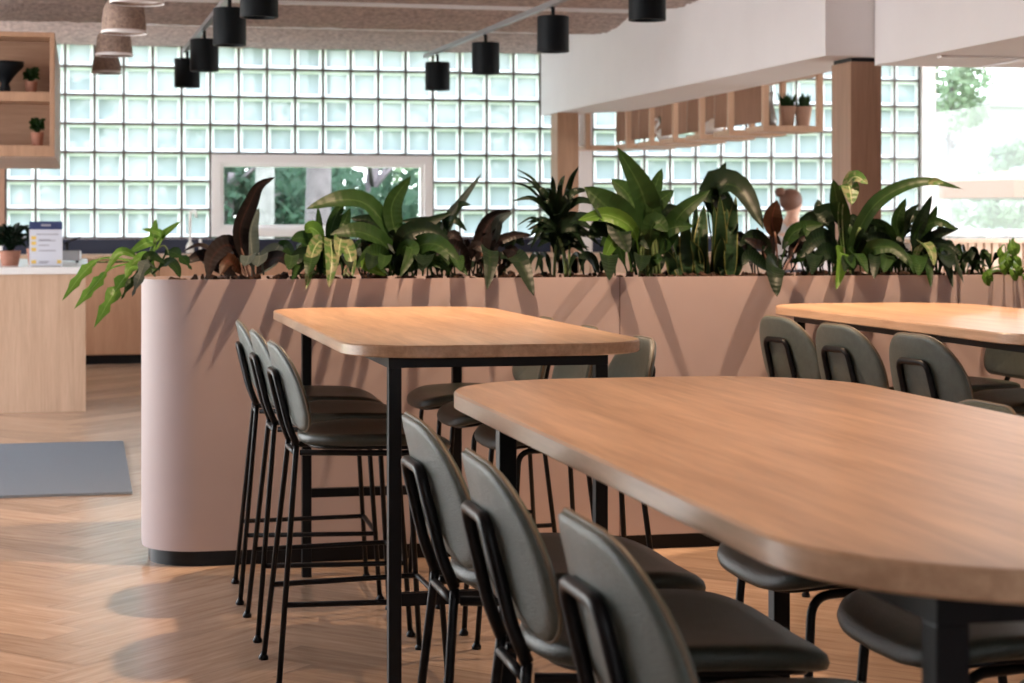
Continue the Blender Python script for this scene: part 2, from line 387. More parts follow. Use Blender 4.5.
# columns
struct(obj('trim_9', B(4.50, 4.70, 10.72, 11.02, 0, 2.18), 'oak_v', bevel=.003))
struct(obj('trim_10', B(4.51, 4.69, 10.73, 11.01, 2.18, 2.205), 'black'))
struct(obj('trim_11', B(4.15, 4.35, 16.6, 16.85, 0, 2.204), 'oak_y', bevel=.003))
# side walls out of view
b = BM(); box(b, -4.25, -4.2, -4, YW, 0, .04); box(b, -4.25, -4.2, -4, YW, 3.0, 3.1); box(b, -4.25, -4.2, -4, 6.0, .04, 3.0); box(b, -4.25, -4.2, 16.9, YW, .04, 3.0)
struct(obj('wall_left', b, 'white'))
b = BM(); box(b, -4.2, 9.6, -4.05, -4, 0, 1.3); box(b, -4.2, 9.6, -4.05, -4, 2.3, 3.1); box(b, -4.2, -1.3, -4.05, -4, 1.3, 2.3); box(b, 1.3, 9.6, -4.05, -4, 1.3, 2.3)
struct(obj('wall_rear', b, 'white'))
b = BM(); box(b, 9.6, 9.65, -4, YW, 0, .25); box(b, 9.6, 9.65, -4, YW, 2.5, 3.1); box(b, 9.6, 9.65, -4, 10.7, .25, 2.5); box(b, 9.6, 9.65, 16.4, YW, .25, 2.5)
struct(obj('wall_right', b, 'white'))

# ---------------------------------------------------------------- hanging cubby shelves beside the soffit
sh = thing('cubby_shelf', 'open oak cubby shelving hung below the white beam, in front of the glass blocks', 'shelf', (0, 0, 0))
ys = [13.16, 13.84, 14.52, 15.2, 15.84, 16.4, 16.8, 17.15]; xsb = [4.845, 4.815, 4.81, 4.80, 4.79, 4.74, 4.47, 4.47]; zb, zt, th, w = 1.88, 2.335, .042, .465
for i in range(7):
    ya = ys[i]; yb = ys[i+1]; dp_ = min(.38, yb-ya); bm = BM(); a = xsb[i]
    box(bm, a, a+w, ya, ya+dp_, zb, zb+th); box(bm, a, a+w, ya, ya+dp_, zt-th, zt)
    box(bm, a, a+th, ya, ya+.05, zb+th, zt-th); box(bm, a+w-th, a+w, ya, ya+.05, zb+th, zt-th)
    if yb-ya-dp_ > .01: box(bm, a+.04, a+w, ya+dp_, yb, zt-th, zt)
    obj('cubby_frame', bm, 'oak_cubby', sh, bevel=.002)
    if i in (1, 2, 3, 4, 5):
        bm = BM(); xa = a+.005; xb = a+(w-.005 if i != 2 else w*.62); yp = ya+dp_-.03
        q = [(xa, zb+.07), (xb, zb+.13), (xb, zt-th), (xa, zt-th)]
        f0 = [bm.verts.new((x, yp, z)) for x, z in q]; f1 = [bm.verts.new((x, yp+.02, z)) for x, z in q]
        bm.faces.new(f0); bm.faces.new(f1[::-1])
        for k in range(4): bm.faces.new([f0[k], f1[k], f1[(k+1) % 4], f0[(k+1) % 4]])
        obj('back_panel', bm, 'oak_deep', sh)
def shelfpt(i, fx, fy): return Vector((xsb[i]+w*fx, ys[i]+fy, zb+th))
p = shelfpt(0, .20, .10)
v = lathe(BM(), [(.038, 0), (.042, .01), (.045, .05), (.028, .12), (.018, .17), (.017, .21), (.022, .25), (.021, .252), (.014, .22)], p, 24)
tag(obj('vase', v, 'chrome', smooth=True), 'slim brushed metal bottle vase in the nearest oak cubby', 'vase')
for fx, nm in ((.53, 'left'), (.80, 'right')):
    p = shelfpt(0, fx, .16)
    t = thing('potted_grass', 'crumpled brown paper pot of spiky grass, %s of the two in the nearest cubby' % nm, 'potted plant', p); t.scale = (1.25, 1.25, 1.25)
    def wob(k, z): return .12*math.sin(k*math.pi*.5)*(z/.12)
    obj('pot', lathe(BM(), [(.035, 0), (.045, .06), (.056, .12), (.050, .12), (.04, .05)], (0, 0, 0), 16, wob=wob), 'paperpot', t)
    b = BM()
    for k in range(34):
        a = R.random()*6.28; r = R.random()*.035; tip = Vector((r*math.cos(a)*2, r*math.sin(a)*2, R.uniform(.16, .21)))
        leaf(b, [(r*math.cos(a), r*math.sin(a), .1), (r*math.cos(a)*1.3, r*math.sin(a)*1.3, .15), tip], .005, pet=.02, n=4)
    obj('foliage', b, 'leaf', t)
p = shelfpt(2, .32, .12)
v = lathe(BM(), [(.05, 0), (.075, .02), (.085, .06), (.06, .10), (.03, .12), (.02, .13)], p, 20)
tag(obj('bowl', v, 'ceramic', smooth=True), 'low rounded white pot in the third cubby from the wooden column', 'bowl')
p = shelfpt(4, .36, .12)
t = thing('swan_planter', 'white swan shaped pot with a small green plant in an oak cubby', 'potted plant', p)
obj('pot', lathe(BM(), [(.04, 0), (.065, .03), (.07, .07), (.05, .11), (.045, .11), (.04, .06)], (0, 0, 0), 18), 'ceramic', t, smooth=True)
obj('neck', tube(BM(), crom([(-.05, 0, .06), (-.085, 0, .10), (-.06, 0, .15), (-.05, 0, .185), (-.075, 0, .2), (-.1, 0, .18)], 20), [.014]*12+[.012]*6+[.009, .006, .003], 8), 'ceramic', t, smooth=True)
b = BM()
for k in range(26):
    a = R.random()*6.28; leaf(b, [(0, 0, .1), (.02*math.cos(a), .02*math.sin(a), .16), (.06*math.cos(a), .06*math.sin(a), R.uniform(.16, .24))], .012, pet=.2, n=5)
obj('foliage', b, 'leaf', t)

# ---------------------------------------------------------------- kitchen run along the back wall
KY = 16.6
wk = thing('worktop', 'long pale worktop running below the glass block wall', 'worktop', (3.2, 16.9, .9))
obj('slab', B(-3.9, 3.6, -.32, .24, 0, .037), 'oak_pale', wk, bevel=.003)
obj('splashback', B(-3.9, 3.6, .2, .24, .038, .165), 'navy', wk)
def cabinet(x, w, mat, lab):
    t = thing('base_cabinet', lab, 'cabinet', (x, KY, 0), 0, 'base cabinets under the worktop')
    obj('carcass', B(0, w, .02, .5, .08, .895), mat, t)
    obj('door', B(.003, w-.003, 0, .02, .085, .89), mat, t, bevel=.002)
    obj('plinth', B(0, w, .05, .4, 0, .08), 'black', t)
xs = [-.68, -.02, .62, 1.26, 1.9, 2.54, 3.18, 3.82, 4.46, 5.1, 5.74]
for i, x in enumerate(xs):
    if i < 1: lab = 'oak base cabinet, mostly hidden behind the wooden island'
    elif i == 1: lab = 'oak base cabinet with black plinth seen between island and pink planter'
    else: lab = 'base cabinet whose top edge shows between the plants of the planter'
    cabinet(x, .635, 'oak_cab' if i < 5 else 'oak_pale', lab)
t = thing('tap', 'slim white kitchen tap standing on the worktop near the clear window', 'tap', at(190, 253, 16.85))
obj('spout', tube(BM(), fillet([(0, 0, -.0), (0, 0, .36), (.05, -.06, .37), (.05, -.06, .31)], .03), .012, 10), 'ceramic', t, smooth=True)
obj('tap_base', lathe(BM(), [(.035, 0), (.035, .06), (.02, .09), (.012, .1)], (0, 0, 0), 14), 'ceramic', t, smooth=True)
obj('lever', lathe(BM(), [(.012, 0), (.012, .12), (.008, .125)], (.09, 0, 0), 10), 'ceramic', t, smooth=True)

# island on the left
t = thing('kitchen_island', 'oak fronted island with a thick white top at the left edge', 'island', (-1.5, 12.45, 0))
obj('carcass', B(-1.0, 1.505, 0, 3.0, 0, .88), 'oak_pale', t, bevel=.003)
obj('counter_top', B(-1.05, 1.52, -.02, 3.05, .88, .925), 'white_top', t, bevel=.004)
# sign
p = at(46, 267, 12.62); s = thing('counter_sign', 'white A4 notice with navy header standing on the white island top', 'sign', (p.x, p.y, .925))
w, h = .104, .292
obj('board', B(-w, w, -.004, .004, 0, h), 'paper', s)
b = BM(); box(b, -w, w, -.006, -.004, h-.052, h); obj('header', b, 'ink', s)
obj('text_line', B(-.03, .03, -.008, -.006, h-.032, h-.018), 'greyink', s)
for zz, a, c in ((.205, -.06, .08), (.17, -.045, .03), (.165, -.045, .06), (.135, -.045, .02), (.10, -.045, .06), (.03, -.045, .02), (.02, -.045, .01)): obj('text_line', B(a, c, -.0055, -.004, zz, zz+.006), 'greyink', s)
for zz in (.10, .14, .175, .02): obj('icon', B(-.092, -.062, -.0055, -.004, zz, zz+.022), 'yellow', s)
obj('icon', B(.07, .095, -.0055, -.004, .02, .042), 'yellow', s)
obj('foot', B(-.09, .09, -.01, .06, 0, .006), 'silver', s)
# payment terminal
p = at(70, 252, 13.9); t = thing('card_terminal', 'small silver and black counter device with raised screen, right of the notice', 'device', (p.x-.02, 13.9, .925))
obj('body', prism(BM(), rrect(-.10, .10, -.07, .07, .03), .015, .085), 'silver', t, bevel=.006)
b = B(-.10, .10, -.075, .075, -.006, .006); bmesh.ops.rotate(b, verts=b.verts, cent=(0, 0, 0), matrix=Matrix.Rotation(math.radians(-22), 3, 'Y')); bmesh.ops.translate(b, verts=b.verts, vec=(0, 0, .145))
obj('screen', b, 'black', t)
for a in (-.07, .07): obj('foot', lathe(BM(), [(.01, 0), (.01, .02)], (a, 0, 0), 8), 'black', t)
obj('screen_arm', tube(BM(), [(0, .02, .08), (0, .02, .14)], .012), 'black', t)
def shrubby(name, label, p, potr, poth, fr, fh, nl, lm='leaf_dark', pot='terracotta', lw=.014, seedv=1, cat='potted plant'):
    r = random.Random(seedv); t = thing(name, label, cat, p)
    obj('pot', lathe(BM(), [(potr*.75, 0), (potr, poth), (potr*1.08, poth), (potr*1.08, poth*.85)][:3]+[(potr*.9, poth), (potr*.85, poth*.8)], (0, 0, 0), 20), pot, t, smooth=False)
    b = BM()
    for k in range(nl):
        a = r.random()*6.283; e = r.uniform(.1, 1); R1 = fr*r.uniform(.4, 1)
        tip = Vector((R1*math.cos(a), R1*math.sin(a), poth+fh*e)); s0 = Vector((0, 0, poth*.8)); mid = (s0+tip)/2+Vector((0, 0, fh*.25))
        leaf(b, [s0, mid, tip], lw*r.uniform(.7, 1.2), nrm=(math.cos(a)*.4+r.uniform(-.3, .3), -1, .8), pet=.45, n=7)
    obj('foliage', b, lm, t); return t
shrubby('potted_herb', 'bushy dark herb pot at the left edge of the island top', (-.50+.02, 12.9, .925), .07, .10, .13, .19, 90, seedv=3)
shrubby('potted_herb', 'herb in a pale brown pot just left of the notice on the island', (-.33, 13.2, .925), .055, .11, .10, .16, 70, seedv=5)

# hanging shelf over the island
t = thing('hanging_shelf', 'oak hanging shelf unit with two open compartments at the top left', 'shelf', (0, 12.45, 0))
xr = -.188; xl0 = -1.6; zt = 2.42; zb1 = 1.63; dp = .36
b = BM(); box(b, xl0, xr, 0, 3.0, zt-.03, zt); box(b, xr-.03, xr, 0, dp, zb1+.07, zt-.03); box(b, xl0, xl0+.03, 0, dp, zb1+.07, zt-.03)
box(b, xl0, xr, 0, dp, zb1, zb1+.07)
obj('carcass', b, 'oak_y', t, bevel=.003)
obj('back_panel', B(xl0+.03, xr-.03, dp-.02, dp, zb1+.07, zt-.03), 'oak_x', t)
obj('shelf_board', B(xl0+.03, xr-.03, .0, dp-.02, 1.98, 2.04), 'oak_y', t)
b = BM()
for k in range(14): box(b, xl0, xr, dp+.01+k*.19, dp+.01+k*.19+.16, zb1+.005, zb1+.04)
box(b, xr-.03, xr, dp, 3.0, zb1+.04, zt-.03)
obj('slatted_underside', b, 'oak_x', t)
shrubby('potted_succulent', 'small green plant in a terracotta pot on the lower hanging shelf', (-.30, 12.62, zb1+.07), .042, .09, .06, .10, 70, lm='leaf', lw=.01, seedv=8)
shrubby('potted_succulent', 'small green plant beside the black bowl on the upper hanging shelf', (-.34, 12.66, 2.04), .04, .08, .06, .10, 60, lm='leaf', lw=.01, seedv=9)
v = lathe(BM(), [(.03, 0), (.035, .03), (.025, .06), (.06, .11), (.115, .17), (.12, .20), (.11, .20), (.05, .12)], (-.50, 12.60, 2.04), 24)
tag(obj('bowl', v, 'matblack', smooth=True), 'black footed bowl on the upper hanging shelf', 'bowl')

# floor mat
b = BM(); prism(b, rrect(-1.75, .205, 8.6, 10.63, .01, 3), .001, .012)
tag(obj('door_mat', b, 'carpet'), 'blue grey rectangular floor mat on the herringbone floor at left', 'mat')

# ---------------------------------------------------------------- planter
PX0, PX1, PY0, PY1, PZ = .2, 6.2, 6.72, 7.24, 1.005
pl = thing('planter', 'long dusty pink room divider planter with rounded end and black plinth', 'planter', (PX0, PY0, 0))
def shell(bm, x0, x1, y0, y1, r, z0, z1, th):
    o = rrect(x0, x1, y0, y1, r, 14); i = rrect(x0+th, x1-th, y0+th, y1-th, r-th, 14); n = len(o)
    a = [bm.verts.new((*p, z0)) for p in o]; bq = [bm.verts.new((*p, z1)) for p in o]; c = [bm.verts.new((*p, z1)) for p in i]; d = [bm.verts.new((*p, z0)) for p in i]
    for k in range(n):
        j = (k+1) % n
        bm.faces.new([a[k], a[j], bq[j], bq[k]]); bm.faces.new([bq[k], bq[j], c[j], c[k]]); bm.faces.new([c[k], c[j], d[j], d[k]]); bm.faces.new([d[k], d[j], a[j], a[k]])
    return bm
L_ = PX1-PX0; D_ = PY1-PY0
obj('body', shell(BM(), 0, L_, 0, D_, .2, .055, PZ, .018), 'planter', pl, autos=30)
obj('plinth', prism(BM(), rrect(.025, L_-.025, .02, D_-.02, .18, 14), 0, .056), 'black', pl, autos=30)
obj('soil', prism(BM(), rrect(.018, L_-.018, .018, D_-.018, .18, 10), .9, .99), 'soil', pl)
b = BM()
b.free()
for x in (1.916, 3.62): obj('panel_joint', B(x-PX0-.0015, x-PX0+.0015, -.0012, .004, .056, PZ-.001), 'seam', pl)
b = BM()
for k in range(420):
    x = R.uniform(.1, 4.2); y = R.uniform(.03, D_-.03); s = R.uniform(.008, .02); z = .992+R.uniform(0, .014)
    m = Matrix.Translation((x, y, z)) @ Matrix.Rotation(R.random()*3, 4, (R.random(), R.random(), R.random()+.1)) @ Matrix.Diagonal((s*1.4, s, s*.6, 1))
    bmesh.ops.create_icosphere(b, subdivisions=1, radius=1, matrix=m)
o = obj('bark_chips', b, 'soil', pl); o['kind'] = 'stuff'

# ---------------------------------------------------------------- tables
def table(x0, y0, y1, label, cr=.27):
    """counter-height table, top .76 wide"""
    x1 = x0+.76; t = thing('counter_table', label, 'table', ((x0+x1)/2, (y0+y1)/2, 0), 0, None)
    hw, hl = .38, (y1-y0)/2; zt = .91; b = BM()
    n0 = rrect(-hw, hw, -hl, hl, cr, 14)
    prof = [(.004, zt-.030), (0, zt-.027), (0, zt-.004), (.003, zt)]
    rings = []
    for ins, z in prof:
        q = rrect(-hw+ins, hw-ins, -hl+ins, hl-ins, cr-ins, 14); rings.append([b.verts.new((*p, z)) for p in q])
    for A, C in zip(rings, rings[1:]):
        for k in range(len(A)): b.faces.new([A[k], A[(k+1) % len(A)], C[(k+1) % len(A)], C[k]])
    b.faces.new(rings[0][::-1]); b.faces.new(rings[-1])
    obj('tabletop', b, 'oak_top', t, autos=25)
    lx, ly = .26, hl-.12; s = .016; zu = zt-.030
    for sx in (-1, 1):
        for sy in (-1, 1):
            obj('leg', B(sx*lx-s, sx*lx+s, sy*ly-s, sy*ly+s, 0, zu-.03), 'black', t, bevel=.002)
    b = BM(); box(b, -lx-s, lx+s, -ly-s, -ly+s, zu-.03, zu); box(b, -lx-s, lx+s, ly-s, ly+s, zu-.03, zu)
    box(b, -lx-s, -lx+s, -ly+s, ly-s, zu-.03, zu); box(b, lx-s, lx+s, -ly+s, ly-s, zu-.03, zu)
    obj('apron', b, 'black', t)
    for sy in (-1, 1):
        obj('cross_bar', B(-lx+s, lx-s, sy*ly-.013, sy*ly+.013, .27, .30), 'black', t)
    return t
table(.615, 4.46, 6.58, 'rounded oak counter table right in front of the pink planter, left of centre', .21)
table(.62, 1.43, 3.46, 'large rounded oak counter table nearest the viewer at the right')
table(2.38, 4.47, 6.54, 'rounded oak counter table at the right edge beside the planter', .24)

# ---------------------------------------------------------------- stools (face local +x)
def stool_proto():
    t = thing('counter_stool', 'x', 'stool')
    r = .0078
    # seat
    out = []
    K = 48
    for k in range(K):
        a = 2*math.pi*k/K; c, s = math.cos(a), math.sin(a); n = 2.6 if c < 0 else 4.2
        x = (abs(c)**(2/n))*(1 if c > 0 else -1); y = (abs(s)**(2/n))*(1 if s > 0 else -1)
        wd = .212 if x > -.2 else .212-.035*(-.2-x)/.8
        out.append((.05+x*.198, y*wd))
    def zdef(x, y):
        fx = (x-.05)/.198
        return -.020*max(0, fx-.45)**2*3+.018*(abs(y)/.21)**2*(1-.4*max(0, fx))-.004 + .008*max(0, -fx)**2
    def disc(bm, prof):
        rings = []
        for sc, z in prof:
            rings.append([bm.verts.new((.05+(x-.05)*sc, y*sc, z+zdef(.05+(x-.05)*sc, y*sc))) for x, y in out])
        for A, C in zip(rings, rings[1:]):
            for k in range(K): bm.faces.new([A[k], A[(k+1) % K], C[(k+1) % K], C[k]])
        bm.faces.new(rings[0][::-1]); bm.faces.new(rings[-1])
        return bm
    obj('seat', disc(BM(), [(.05, .614), (.6, .612), (.93, .612), (.985, .618), (1.0, .628), (.985, .638), (.93, .644), (.75, .645), (.4, .643), (.05, .642)]), 'vinyl_seat', t, smooth=True)
    obj('seat_pan', disc(BM(), [(.1, .600), (.86, .604), (.88, .611), (.1, .612)]), 'black', t, smooth=True)
    # backrest shell
    zc0, zc1 = .662, .885; K2 = 56; ol = []
    hw = .203; rt, rb = .15, .055
    for cx, cz, a0, rad in ((hw-rt, zc1-rt, 0, rt), (-(hw-rt), zc1-rt, 90, rt), (-(hw-rb), zc0+rb, 180, rb), (hw-rb, zc0+rb, 270, rb)):
        for i in range(11):
            a = math.radians(a0+9*i); ol.append((cx+rad*math.cos(a), cz+rad*math.sin(a)))
    def xs_(y, z): return -.168-.050*(z-.66)/.22+y*y/(2*.62)
    cz = .765
    def bk(bm, prof, off=0):
        rings = []
        for sc, dx in prof:
            ring = []
            for y, z in ol:
                yy, zz = y*sc, cz+(z-cz)*sc; ring.append(bm.verts.new((xs_(yy, zz)+dx, yy, zz)))
            rings.append(ring)
        n = len(ol)
        for A, C in zip(rings, rings[1:]):
            for k in range(n): bm.faces.new([A[k], A[(k+1) % n], C[(k+1) % n], C[k]])
        bm.faces.new(rings[0][::-1]); bm.faces.new(rings[-1]); return bm
    fr = [(.03, .013), (.3, .013), (.55, .013), (.75, .013), (.9, .012), (.97, .009), (1.0, .002), (1.0, -.004), (.97, -.009), (.9, -.010), (.75, -.010), (.55, -.010), (.3, -.010), (.03, -.010)]
    back = obj('backrest', bk(BM(), fr), 'vinyl', t, smooth=True)
    obj('rim_glint', tube(BM(), [(xs_(y, z)+.0, y*1.003, cz+(z-cz)*1.005) for y, z in ol], .0032, 6, closed=True), 'rim_glint', back, smooth=True)  # thin tan tube added to paint the warm reflection along the rim
    # back bracket (inverted U) and legs
    hwU = .082
    pts = [(-.163, -hwU-.004, .62), (-.183, -hwU, .668), (-.217, -hwU+.006, .808), (-.217, hwU-.006, .808), (-.183, hwU, .668), (-.163, hwU+.004, .62)]
    obj('back_bracket', tube(BM(), fillet(pts, .03, 6), .0095, 10), 'black', t, smooth=True)
    for s in (-1, 1):
        lg = obj('leg', tube(BM(), [(-.163, s*.086, .62), (-.165, s*.088, .60), (-.22, s*.177, .008)], r, 10), 'black', t, smooth=True)
        obj('foot_cap', lathe(BM(), [(.013, 0), (.014, .008), (.008, .016), (.007, .022)], (-.221, s*.178, 0), 12), 'black', lg, smooth=True)
        lf = obj('leg', tube(BM(), fillet([(-.155, s*.092, .600), (.10, s*.15, .598), (.182, s*.165, .598), (.22, s*.197, .008)], .045, 6), r, 10), 'black', t, smooth=True)
        obj('foot_cap', lathe(BM(), [(.013, 0), (.014, .008), (.008, .016), (.007, .022)], (.221, s*.198, 0), 12), 'black', lf, smooth=True)
    obj('cross_rail', tube(BM(), [(-.165, -.088, .598), (-.165, .088, .598)], .0075, 8), 'black', t, smooth=True)
    z = .212; k = z/.6
    xr_, yr = -.22+(.055)*k, .177-.089*k; xf, yf = .22-.038*k, .197-.032*k
    obj('footrest', tube(BM(), fillet([(xr_, -yr, z), (xf+.004, -yf, z), (xf+.004, yf, z), (xr_, yr, z)], .02, 4), .0075, 8), 'black', t, smooth=True)
    return t
proto = stool_proto()
stools = []
def put(x, y, rz, label, group):
    o = proto if not stools else copytree(proto)
    o.location = (x, y, 0); o.rotation_euler = (0, 0, rz); o['label'] = label; o['group'] = group; stools.append(o)
c = 'green grey counter stool, '
put(.704, 6.205, math.radians(-2), c+'farthest of the three left of the table before the planter', 'stools left of the planter table')
put(.704, 5.657, 0, c+'middle of the three left of the table before the planter', 'stools left of the planter table')
put(.704, 5.085, math.radians(1), c+'nearest of the three left of the table before the planter', 'stools left of the planter table')
put(1.30, 6.20, math.pi, c+'farthest on the right side of the table before the planter', 'stools right of the planter table')
put(1.30, 5.64, math.pi, c+'middle on the right side of the table before the planter', 'stools right of the planter table')
put(1.30, 5.06, math.pi, c+'nearest on the right side of the table before the planter', 'stools right of the planter table')
put(.738, 3.06, 0, c+'backrest seen just right of the thin table leg, near left side', 'stools left of the nearest table')
put(.735, 2.53, math.radians(-1), c+'middle of the three along the nearest table, left side', 'stools left of the nearest table')
put(.733, 1.96, 0, c+'cut by the bottom edge, closest to the viewer', 'stools left of the nearest table')
put(1.33, 3.06, math.pi, c+'only its seat shows beyond the far end of the nearest table', 'stools right of the nearest table')
put(1.33, 2.51, math.pi, c+'seat showing under the near table at the bottom right', 'stools right of the nearest table')
put(1.33, 1.96, math.pi, c+'barely showing at the bottom right corner', 'stools right of the nearest table')
put(2.50, 6.12, math.radians(7), c+'farthest of three backrests before the right hand table', 'stools left of the right hand table')
put(2.505, 5.61, math.radians(7), c+'middle of three backrests before the right hand table', 'stools left of the right hand table')
put(2.515, 5.06, math.radians(7), c+'nearest of three backrests before the right hand table', 'stools left of the right hand table')
put(3.04, 6.15, math.pi, c+'backrest facing the viewer at the far right edge', 'stools right of the right hand table')
put(3.04, 5.58, math.pi, c+'seat at the right edge, under the right hand table', 'stools right of the right hand table')

# ---------------------------------------------------------------- plants in the planter
def plant(name, label, leaves, stems=(), lm='leaf', sm='stem', cat='plant', base=None, grp=None, ws=1):
    """leaves: (list of (px,py,Y) points, half width px, options)"""
    bx = base if base else leaves[0][0][0]
    p0 = at(bx[0], 277, 7.0); root = thing(name, label, cat, (p0.x, 7.0, .975), 0, grp)
    off = Vector((p0.x, 7.0, .975))
    mats = {}
    for P, w, o in leaves:
        mk = o.get('m', lm); mats.setdefault(mk, []).append((P, w, o))
    for mk, ls in mats.items():
        b = BM()
        for P, w, o in ls:
            pts = [at(*q)-off for q in P]; sc = 7.0/F
            kw = {k: v for k, v in o.items() if k != 'm'}
            leaf(b, pts, w*sc*ws*(.75 if w >= 9 else .88), **kw)
        obj('foliage', b, mk, root)
    if stems:
        b = BM()
        for P, r in stems: tube(b, crom([at(*q)-off for q in P], 8), r, 6)
        obj('stem', b, sm, root, smooth=True)
    return root
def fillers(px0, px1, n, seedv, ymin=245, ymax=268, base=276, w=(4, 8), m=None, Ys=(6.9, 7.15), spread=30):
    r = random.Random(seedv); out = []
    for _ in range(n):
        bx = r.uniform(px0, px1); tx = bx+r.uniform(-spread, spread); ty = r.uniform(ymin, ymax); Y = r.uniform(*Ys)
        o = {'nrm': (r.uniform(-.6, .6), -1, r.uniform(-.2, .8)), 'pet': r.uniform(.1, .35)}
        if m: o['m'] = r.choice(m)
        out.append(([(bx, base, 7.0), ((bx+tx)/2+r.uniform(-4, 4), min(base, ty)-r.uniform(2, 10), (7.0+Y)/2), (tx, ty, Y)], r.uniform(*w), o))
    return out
def over(px0, px1, n, seedv, m=None, w=(6, 10), up=0):
    r = random.Random(seedv); out = []
    for i in range(n):
        bx = px0+(px1-px0)*(i+r.uniform(.2, .8))/n; tx = bx+r.uniform(-14, 14); ty = r.uniform(266, 281)-up; Y = r.uniform(6.56, 6.64)
        o = {'nrm': (r.uniform(-.3, .3), -.5, 1), 'pet': r.uniform(.1, .25)}
        if m: o['m'] = r.choice(m)
        out.append(([(bx, 275, 6.95), ((bx+tx)/2, 256-up, 6.82), ((bx+3*tx)/4, 262-up, 6.7), (tx, ty, Y)], r.uniform(*w), o))
    return out
Ya, Yb, Yf = 7.0, 7.12, 6.62
# 1 trailing split leaf plant on the left end
plant('split_leaf_philodendron', 'fresh green split leaf plant trailing over the rounded left end of planter', [
    ([(140, 262, 6.9), (104, 258, 6.8), (84, 272, 6.75), (62, 301, 6.7)], 11, dict(pet=.45, lobes=3)),
    ([(140, 262, 6.9), (112, 268, 6.8), (96, 284, 6.75), (74, 309, 6.7)], 11, dict(pet=.45, lobes=3)),
    ([(146, 266, 6.9), (128, 274, 6.8), (112, 296, 6.7), (94, 328, 6.66)], 15, dict(pet=.3, lobes=4)),
    ([(150, 264, 6.9), (138, 258, 6.8), (120, 252, 6.8), (104, 275, 6.7)], 6, dict(pet=.4)),
    ([(155, 268, 6.85), (146, 262, 6.75), (140, 276, 6.68), (132, 297, 6.66)], 11, dict(m='leaf_grey', pet=.2, lobes=3)),
    ([(160, 270, 6.9), (150, 268, 6.8), (132, 281, 6.7), (121, 300, 6.66)], 9, dict(pet=.2, lobes=3, m='leaf')),
    ([(150, 268, 6.9), (152, 246, 6.95), (154, 233, 6.95), (156, 219, 6.95)], 6, dict(pet=.4)),
    ([(152, 262, 6.9), (154, 243, 6.95), (146, 243, 6.9), (129, 253, 6.9)], 8, dict(pet=.35)),
    ([(154, 252, 6.9), (157, 240, 6.95), (166, 232, 6.95), (181, 221, 6.95)], 5, dict(pet=.3)),
    ([(156, 250, 6.9), (162, 238, 6.95), (158, 232, 6.9), (142, 229, 6.9)], 5, dict(pet=.3)),
    ([(158, 270, 6.95), (168, 252, 6.95), (182, 258, 6.9), (192, 270, 6.85)], 12, dict(pet=.25, lobes=3, m='leaf')),
    ([(152, 272, 6.9), (146, 262, 6.8), (152, 256, 6.8), (165, 264, 6.75)], 8, dict(pet=.2, m='leaf')),
    ([(152, 274, 6.9), (168, 262, 6.85), (176, 268, 6.8), (180, 278, 6.74)], 9, dict(pet=.2, m='leaf')),
    ([(150, 274, 6.9), (140, 266, 6.8), (130, 268, 6.74), (126, 278, 6.7)], 8, dict(pet=.2, m='leaf_light')),
    ([(156, 272, 6.9), (150, 258, 6.85), (140, 258, 6.8), (130, 266, 6.75)], 8, dict(pet=.2, m='leaf_light')),
    ], [([(155, 276, 6.95), (140, 263, 6.85), (112, 262, 6.8), (97, 262, 6.78)], .004), ([(155, 276, 6.95), (150, 255, 6.95), (155, 238, 6.95)], .004), ([(155, 250, 6.95), (165, 246, 6.95), (172, 262, 6.95)], .003)], lm='leaf_light', ws=.68)
# 2 dark burgundy plant
plant('burgundy_rubber_plant', 'near black burgundy plant with one tall curled leaf before the clear window', [
    ([(250, 277, 7.0), (242, 250, 7.0), (240, 228, 6.98), (250, 203, 6.97), (259, 186, 6.96), (275, 177, 6.95)], 12, dict(pet=.1, nrm=(.2, -1, .1), fold=.5, sharp=2.2)),
    ([(252, 277, 7.05), (252, 255, 7.05), (251, 230, 7.08), (259, 208, 7.1)], 10, dict(m='leaf_grey', pet=.2, fold=.3)),
    ([(246, 276, 7.0), (238, 252, 7.0), (226, 245, 6.95), (212, 258, 6.8), (208, 279, 6.68)], 13, dict(pet=.15)),
    ([(225, 276, 7.0), (215, 256, 7.0), (200, 246, 7.0), (182, 252, 7.0)], 6, dict(pet=.1, nrm=(0, -.4, 1))),
    ([(222, 276, 7.0), (212, 262, 7.0), (200, 256, 7.0), (184, 264, 6.95)], 9, dict(pet=.1)),
    ([(258, 277, 7.0), (266, 262, 7.05), (276, 250, 7.05), (281, 243, 7.05)], 13, dict(m='leaf_grey', pet=.1)),
    ([(255, 277, 7.0), (266, 262, 7.0), (282, 258, 6.95), (296, 272, 6.9)], 9, dict(pet=.1)),
    ([(243, 277, 7.0), (232, 262, 6.9), (226, 262, 6.85), (220, 276, 6.8)], 9, dict(pet=.1, m='leaf_red')),
    ([(238, 277, 7.0), (225, 268, 6.95), (216, 264, 6.9), (206, 274, 6.85)], 9, dict(pet=.1)),
    ]+over(240, 278, 2, 22, ['leaf_black', 'leaf_grey'])+[
    ], [([(250, 277, 7.0), (245, 262, 7.0), (240, 246, 7.0)], .005), ([(254, 277, 7.0), (250, 255, 7.0)], .005), ([(246, 277, 7.0), (237, 258, 7.0)], .004)], lm='leaf_black', sm='stem_red')
